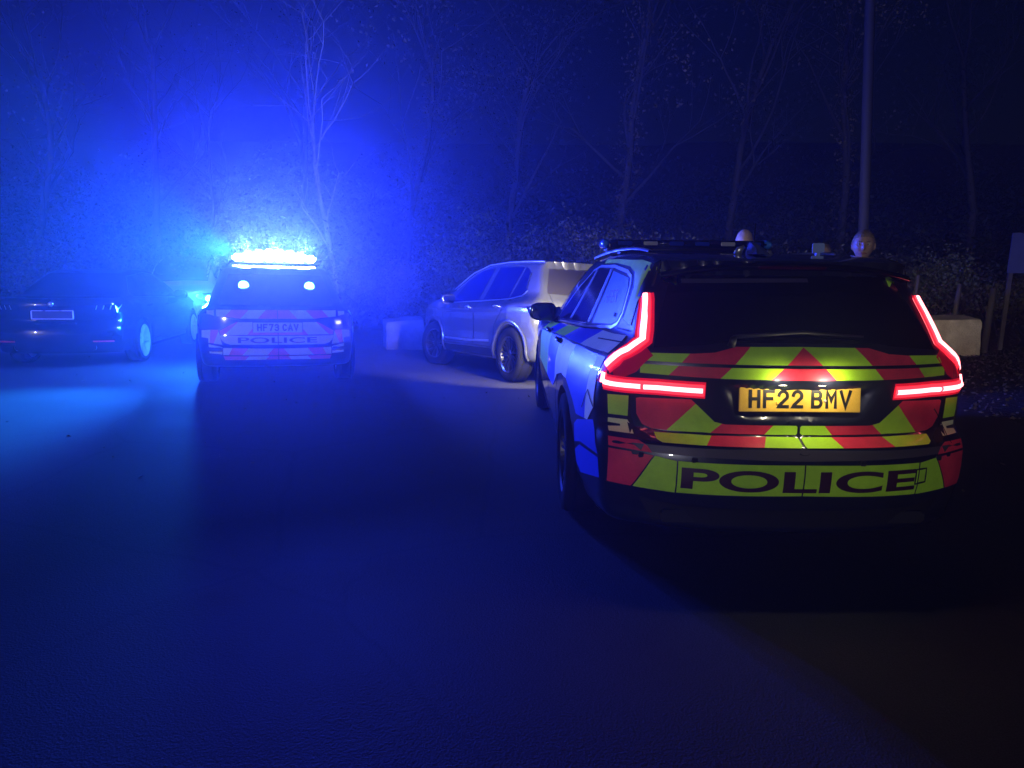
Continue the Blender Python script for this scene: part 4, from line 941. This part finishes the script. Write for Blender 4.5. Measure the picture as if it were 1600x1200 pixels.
BU = [(655, 15.6, 2.2, 1.5, M_LEAF2), (730, 16.2, 2.6, 2.3, M_LEAF1), (800, 15.4, 2.3, 2.5, M_LEAF2), (870, 16.0, 2.6, 2.9, M_LEAF1), (925, 14.6, 2.0, 1.75, M_LEAF1), (985, 16.4, 2.8, 2.7, M_LEAF1), (1050, 15.4, 2.2, 1.9, M_LEAF2), (1130, 16.2, 2.6, 2.1, M_LEAF1),
      (1210, 15.6, 2.3, 1.7, M_LEAF1), (1300, 16.4, 2.6, 1.9, M_LEAF2), (1400, 16.8, 2.6, 1.8, M_LEAF1), (1500, 16.6, 2.6, 1.7, M_LEAF1), (1590, 15.8, 2.4, 1.5, M_LEAF2), (560, 16.5, 2.6, 1.9, M_LEAF2), (330, 17, 2.4, 2.3, M_LEAF2), (200, 17.5, 2.8, 2.0, M_LEAF1), (80, 17, 2.8, 2.0, M_LEAF1)]
BL = ['low brown bush beside the grey concrete block', 'green bush behind the silver car bonnet', 'autumn-brown bush behind the silver car windows', 'tall green bush behind the silver car roof', 'pale bright bramble bush over the silver car rear window',
      'tall green bush above the left end of the unlit light bar', 'brown bush behind the unlit light bar', 'green bush behind the roof aerials', 'low green bush behind the roof camera', 'brown bush left of the fair-haired person', 'green bush behind the tan concrete block',
      'green bush behind the slim post', 'brown bush behind the dim blue board', 'brown bush right of the far police car', 'twiggy brown bush left of the lit light bar', 'green bush behind the black saloon bonnet', 'green bush behind the black saloon roof']
for i, (px_, d, w, h, m) in enumerate(BU): bush(wx(px_, d), d, w, h, BL[i], 60 + i, m, 5200 if 640 < px_ < 1100 else 2600, size=.04)
# dense undergrowth on the bank: nobody could count it
rng = np.random.default_rng(5); n = 90000
X = rng.uniform(-24, 24, n); Y = rng.uniform(16.3, 30, n); clump = np.sin(X * 1.3 + np.sin(Y * .9) * 2) * .5 + .5
Z = np.array([gz(a, b) for a, b in zip(X, Y)]) + rng.random(n) ** 1.5 * (1.0 + 1.6 * clump)
V, I = leaves(rng, np.stack([X, Y, Z], 1), .06); o = quads('undergrowth', V, I, M_LEAF3); tag(o, 'dark tangled undergrowth covering the wooded bank', 'undergrowth', None, 'stuff')
# fallen leaves and stones on the verge at the right
n = 9000; X = rng.uniform(3.4, 12, n); Y = rng.uniform(2.5, 16, n); k = np.array([verge(a, b) > rng.random() * .9 for a, b in zip(X, Y)]); X, Y = X[k], Y[k]
Z = np.array([gz(a, b) for a, b in zip(X, Y)]) + rng.uniform(.0, .03, len(X))
X2 = rng.uniform(-7, 4, 200); Y2 = rng.uniform(4.2, 15, 200); X = np.append(X, X2); Y = np.append(Y, Y2); Z = np.append(Z, [gz(a, b) + .001 for a, b in zip(X2, Y2)])
V, I = leaves(rng, np.stack([X, Y, Z], 1), .022); o = quads('leaf_litter', V, I, M_LEAF2); tag(o, 'fallen leaves strewn over the verge and the tarmac', 'leaf litter', None, 'stuff')
bm = bmesh.new(); rnd = random.Random(4)
for i in range(2600):
    x = rnd.uniform(3.3, 9); y = rnd.uniform(2.6, 13)
    if verge(x, y) < .35 and rnd.random() > .05: continue
    r = rnd.uniform(.006, .022); q = bmesh.ops.create_icosphere(bm, subdivisions=1, radius=r)['verts']
    for v in q: v.co = Vector((v.co.x * rnd.uniform(.8, 1.3), v.co.y * rnd.uniform(.8, 1.3), v.co.z * .7)) + Vector((x, y, gz(x, y) + r * .3))
o = from_bm('gravel', bm, mat('verge_stones', (.12, .11, .10), .9, noise=20)); tag(o, 'loose stones on the verge on the right', 'gravel', None, 'stuff')

# ------------------------------------------------------------------ people
def sk(name, V, E, Rr, m, sub=2, parent=None):
    me = bpy.data.meshes.new(name); me.from_pydata(V, E, []); o = bpy.data.objects.new(name, me); COL.objects.link(o)
    sm = o.modifiers.new('s', 'SKIN'); ss = o.modifiers.new('d', 'SUBSURF'); ss.levels = sub
    for i, r in enumerate(Rr):
        d = me.skin_vertices[0].data[i]; d.radius = r if hasattr(r, '__len__') else (r, r)
    me.skin_vertices[0].data[0].use_root = True
    bpy.context.view_layer.update()
    new = bpy.data.meshes.new_from_object(o.evaluated_get(bpy.context.evaluated_depsgraph_get())); bpy.data.objects.remove(o)
    return new
def head_bm(ln=1.):
    bm = bmesh.new(); r = bmesh.ops.create_uvsphere(bm, u_segments=48, v_segments=36, radius=1)
    g = lambda x, z, cx, cz, sx, sz: math.exp(-((x - cx) / sx) ** 2 - ((z - cz) / sz) ** 2)
    for v in bm.verts:
        x, y, z = v.co                     # face looks along -y
        low = max(0, -z); wx_ = .074 * (1 - .30 * low ** 1.6); yy = .094 if y > 0 else .088
        X, Y, Z = x * wx_, y * yy * (1 - (.22 * low if y > 0 else .04 * low)), z * .113
        if y < .2:
            fr = min(1, max(0, -y * 1.6 + .2))
            Y -= fr * (.021 * g(X, Z, 0, -.018, .011, .016) + .013 * g(X, Z, 0, .004, .009, .024) + .008 * g(X, Z, 0, -.055, .022, .009) + .012 * g(X, Z, 0, -.092, .024, .018) + .006 * g(abs(X), Z, .04, -.02, .018, .018) + .005 * g(abs(X), Z, .03, .032, .022, .008))
            Y += fr * (.014 * g(abs(X), Z, .031, .013, .016, .011) + .005 * g(X, Z, 0, -.067, .025, .005) + .004 * g(X, Z, 0, -.040, .016, .006))
        v.co = (X, Y, Z)
    for sg in (-1, 1):
        e = bmesh.ops.create_uvsphere(bm, u_segments=14, v_segments=10, radius=1)['verts']
        for v in e: v.co = Vector((sg * .077 + v.co.x * .008 + sg * abs(v.co.y) * .006, .012 + v.co.y * .018, -.002 + v.co.z * .032))
    return bm
def person(x, y, face, height, label, hair, bun, cap=False, arms='down'):
    s = height / 1.68
    e = thing('person', (x, y, gz(x, y)), face, label, 'person', 'people beyond the near police car')
    # joints (figure looks along -y)
    J = {'pel': (0, 0, .93), 'wst': (0, .01, 1.06), 'chs': (0, 0, 1.26), 'nck': (0, .02, 1.42), 'hd': (0, .01, 1.52)}
    for sg, n_ in ((-1, 'r'), (1, 'l')):
        J['sh' + n_] = (sg * .17, .02, 1.365); J['el' + n_] = (sg * .215, .03, 1.09); J['wr' + n_] = (sg * .20, -.06, .86); J['ha' + n_] = (sg * .195, -.085, .79)
        J['hp' + n_] = (sg * .085, 0, .88); J['kn' + n_] = (sg * .10, -.02, .49); J['an' + n_] = (sg * .11, .02, .09); J['to' + n_] = (sg * .125, -.13, .035)
    K = list(J); I = {k: i for i, k in enumerate(K)}
    E = [('pel', 'wst'), ('wst', 'chs'), ('chs', 'nck'), ('nck', 'hd')]
    for n_ in 'rl': E += [('chs', 'sh' + n_), ('sh' + n_, 'el' + n_), ('el' + n_, 'wr' + n_), ('wr' + n_, 'ha' + n_), ('pel', 'hp' + n_), ('hp' + n_, 'kn' + n_), ('kn' + n_, 'an' + n_), ('an' + n_, 'to' + n_)]
    rad = {'pel': (.14, .10), 'wst': (.12, .09), 'chs': (.15, .105), 'nck': .052, 'hd': .055}
    for n_ in 'rl': rad.update({'sh' + n_: .055, 'el' + n_: .042, 'wr' + n_: .027, 'ha' + n_: (.036, .016), 'hp' + n_: .085, 'kn' + n_: .055, 'an' + n_: .038, 'to' + n_: (.04, .025)})
    S = lambda p: tuple(c * s for c in p)
    def build(keys, grow_=0):
        ed = [(a, b) for a, b in E if a in keys and b in keys]; kk = [k for k in K if k in keys]; ii = {k: i for i, k in enumerate(kk)}
        rr = [tuple((q + grow_) * s for q in (rad[k] if hasattr(rad[k], '__len__') else (rad[k],) * 2)) for k in kk]
        return sk('m', [S(J[k]) for k in kk], [(ii[a], ii[b]) for a, b in ed], rr, None)
    bm = bmesh.new(); me = build(K); bm.from_mesh(me); bpy.data.meshes.remove(me)
    hb = head_bm(); t = bpy.data.meshes.new('h')
    for v in hb.verts: v.co = Vector(v.co) * s + Vector((0, -.012, 1.565)) * s
    hb.to_mesh(t); hb.free(); bm.from_mesh(t); bpy.data.meshes.remove(t)
    # fingers: unequal, slightly curled, rooted in the palm
    for sg in (-1, 1):
        for k in range(5):
            if k < 4:
                b = Vector((sg * (.195), -.105 + k * .019, .775)); ln = (.062, .072, .078, .070)[3 - k]
                P = [b + Vector((0, 0, .025)), b + Vector((-sg * .002, 0, -ln * .35)), b + Vector((-sg * .010, -.003, -ln * .7)), b + Vector((-sg * .022, -.004, -ln))]
            else:
                b = Vector((sg * .19, -.115, .815)); P = [b, b + Vector((-sg * .012, -.022, -.018)), b + Vector((-sg * .018, -.030, -.042)), b + Vector((-sg * .022, -.030, -.058))]
            add_tube(bm, [p * s for p in P], [.0095 * s, .009 * s, .0082 * s, .006 * s], 8)
    tmp = link('tmp', bpy.data.meshes.new('tmp'), None, M_SKIN); bm.to_mesh(tmp.data); bm.free()
    rm = tmp.modifiers.new('r', 'REMESH'); rm.mode = 'VOXEL'; rm.voxel_size = .0055; rm.use_smooth_shade = True
    bpy.context.view_layer.update(); me = bpy.data.meshes.new_from_object(tmp.evaluated_get(bpy.context.evaluated_depsgraph_get())); bpy.data.objects.remove(tmp)
    me.materials.clear(); body = link('body', me, e, M_SKIN)
    def garment(name, keep, off, m):
        bm = bmesh.new(); bm.from_mesh(me); bm.normal_update()
        bmesh.ops.delete(bm, geom=[v for v in bm.verts if not keep(v.co / s)], context='VERTS')
        for _ in range(3): bmesh.ops.smooth_vert(bm, verts=bm.verts, factor=.5, use_axis_x=True, use_axis_y=True, use_axis_z=True)
        bm.normal_update()
        for v in bm.verts:
            c = v.co; v.co = c + v.normal * (off + .003 * math.sin(c.z * 55 + c.x * 20) * math.sin(c.x * 31 + c.y * 40))
        return from_bm(name, bm, m, e, True)
    garment('jacket', lambda c: (.84 < c.z < 1.455 and abs(c.x) < .145) or (c.z > .845 and c.z < 1.43 and abs(c.x) >= .145), .014, M_CLOTH)
    garment('trousers', lambda c: c.z < .93 and c.z > .07 and abs(c.x) < .168 and not (c.z > .70 and abs(c.x) > .158), .009, M_CLOTH)
    for sg in (-1, 1):
        bm = bmesh.new(); r = bmesh.ops.create_uvsphere(bm, u_segments=18, v_segments=12, radius=1)
        for v in bm.verts: v.co = Vector((sg * .12 + v.co.x * .048, -.045 + v.co.y * .14, .045 + max(-.04, v.co.z * (.055 if v.co.y > -.2 else .035)))) * s
        add_tube(bm, [Vector((sg * .112, .025, .05)) * s, Vector((sg * .112, .02, .19)) * s], [.052 * s, .056 * s], 14); from_bm('boot', bm, M_TRIM, e, True)
    hc = Vector((0, -.012, 1.565))
    for sg in (-1, 1):
        bm = bmesh.new(); bmesh.ops.create_uvsphere(bm, u_segments=14, v_segments=10, radius=.0125 * s)
        ey = from_bm('eye', bm, M_EYE, e, True); ey.location = (hc + Vector((sg * .031, -.0655, .012))) * s
        bm = bmesh.new(); bmesh.ops.create_uvsphere(bm, u_segments=12, v_segments=8, radius=.0062 * s); q = from_bm('iris', bm, M_IRIS, ey, True); q.location = (-.002 * s, -.0078 * s, 0)
        bm = bmesh.new(); add_tube(bm, [(hc + Vector((sg * a, b, c))) * s for a, b, c in ((.014, -.089, .029), (.03, -.086, .034), (.046, -.074, .030))], [.003, .0035, .002], 6); from_bm('eyebrow', bm, hair, e, True)
    bm = bmesh.new(); add_tube(bm, [(hc + Vector((a, b, -.056))) * s for a, b in ((-.024, -.079), (-.01, -.0895), (.01, -.0895), (.024, -.079))], [.002, .0055, .0055, .002], 8); from_bm('lips', bm, M_LIP, e, True)
    # hair: a cap over the skull with strands, and a bun or short back
    bm = bmesh.new(); bmesh.ops.create_uvsphere(bm, u_segments=72, v_segments=40, radius=1)
    for v in bm.verts:
        x, y, z = v.co
        hl = float(np.interp(y, [-1, -.75, -.35, -.12, .05, .25, .6, 1], [.62, .60, .50, .22, .02, -.25, -.62, -.70])) + .03 * math.sin(x * 23)
        n = 1 + .022 * math.sin(math.atan2(x, y) * 34 + z * 6) + .012 * math.sin(math.atan2(x, y) * 67)
        k = float(sstep(hl - .10, hl + .06, z)); q = .80 + .20 * k
        v.co = Vector((x * .083 * n * q, (y * .102 * n + .004) * q, (z * .121 * (n if z < .7 else 1) + .003) * q))
    if bun:
        q = bmesh.ops.create_uvsphere(bm, u_segments=20, v_segments=14, radius=1)['verts']
        for v in q:
            n = 1 + .06 * math.sin(math.atan2(v.co.x, v.co.z) * 9 + v.co.y * 4); v.co = Vector((v.co.x * .036 * n, .112 + v.co.y * .03, .01 + v.co.z * .036 * n))
    for v in bm.verts: v.co = (Vector(v.co) + hc) * s
    from_bm('hair', bm, hair, e, True)
    return e
person(wx(1336, 5.5), 5.5, R(-24), 1.665, 'fair-haired person in dark clothes standing right of the near police car', M_HAIR, True)
person(wx(1153, 8.15), 8.15, R(160), 1.89, 'person whose pale hair shows just above the unlit light bar', M_HAIRP, False)
person(wx(1276, 8.2), 8.2, R(-30), 1.75, 'dimly seen person in dark clothes between the roof camera and the fair-haired person', M_HAIR, False)

# ------------------------------------------------------------------ haze added for the blue glow and veil round the lights
bm = bmesh.new(); bmesh.ops.create_cube(bm, size=1)
for v in bm.verts: v.co = Vector((v.co.x * 64, 16 + v.co.y * 46, 6.5 + v.co.z * 19))
hm = bpy.data.materials.new('glow_haze'); hm.use_nodes = True; nt = hm.node_tree; nt.nodes.clear()
out = nt.nodes.new('ShaderNodeOutputMaterial'); pv = nt.nodes.new('ShaderNodeVolumePrincipled')
pv.inputs['Color'].default_value = (.60, .66, 1, 1); pv.inputs['Density'].default_value = .0135; pv.inputs['Anisotropy'].default_value = .82
nt.links.new(pv.outputs[0], out.inputs['Volume'])
hz = from_bm('haze', bm, hm); hz['kind'] = 'stuff'
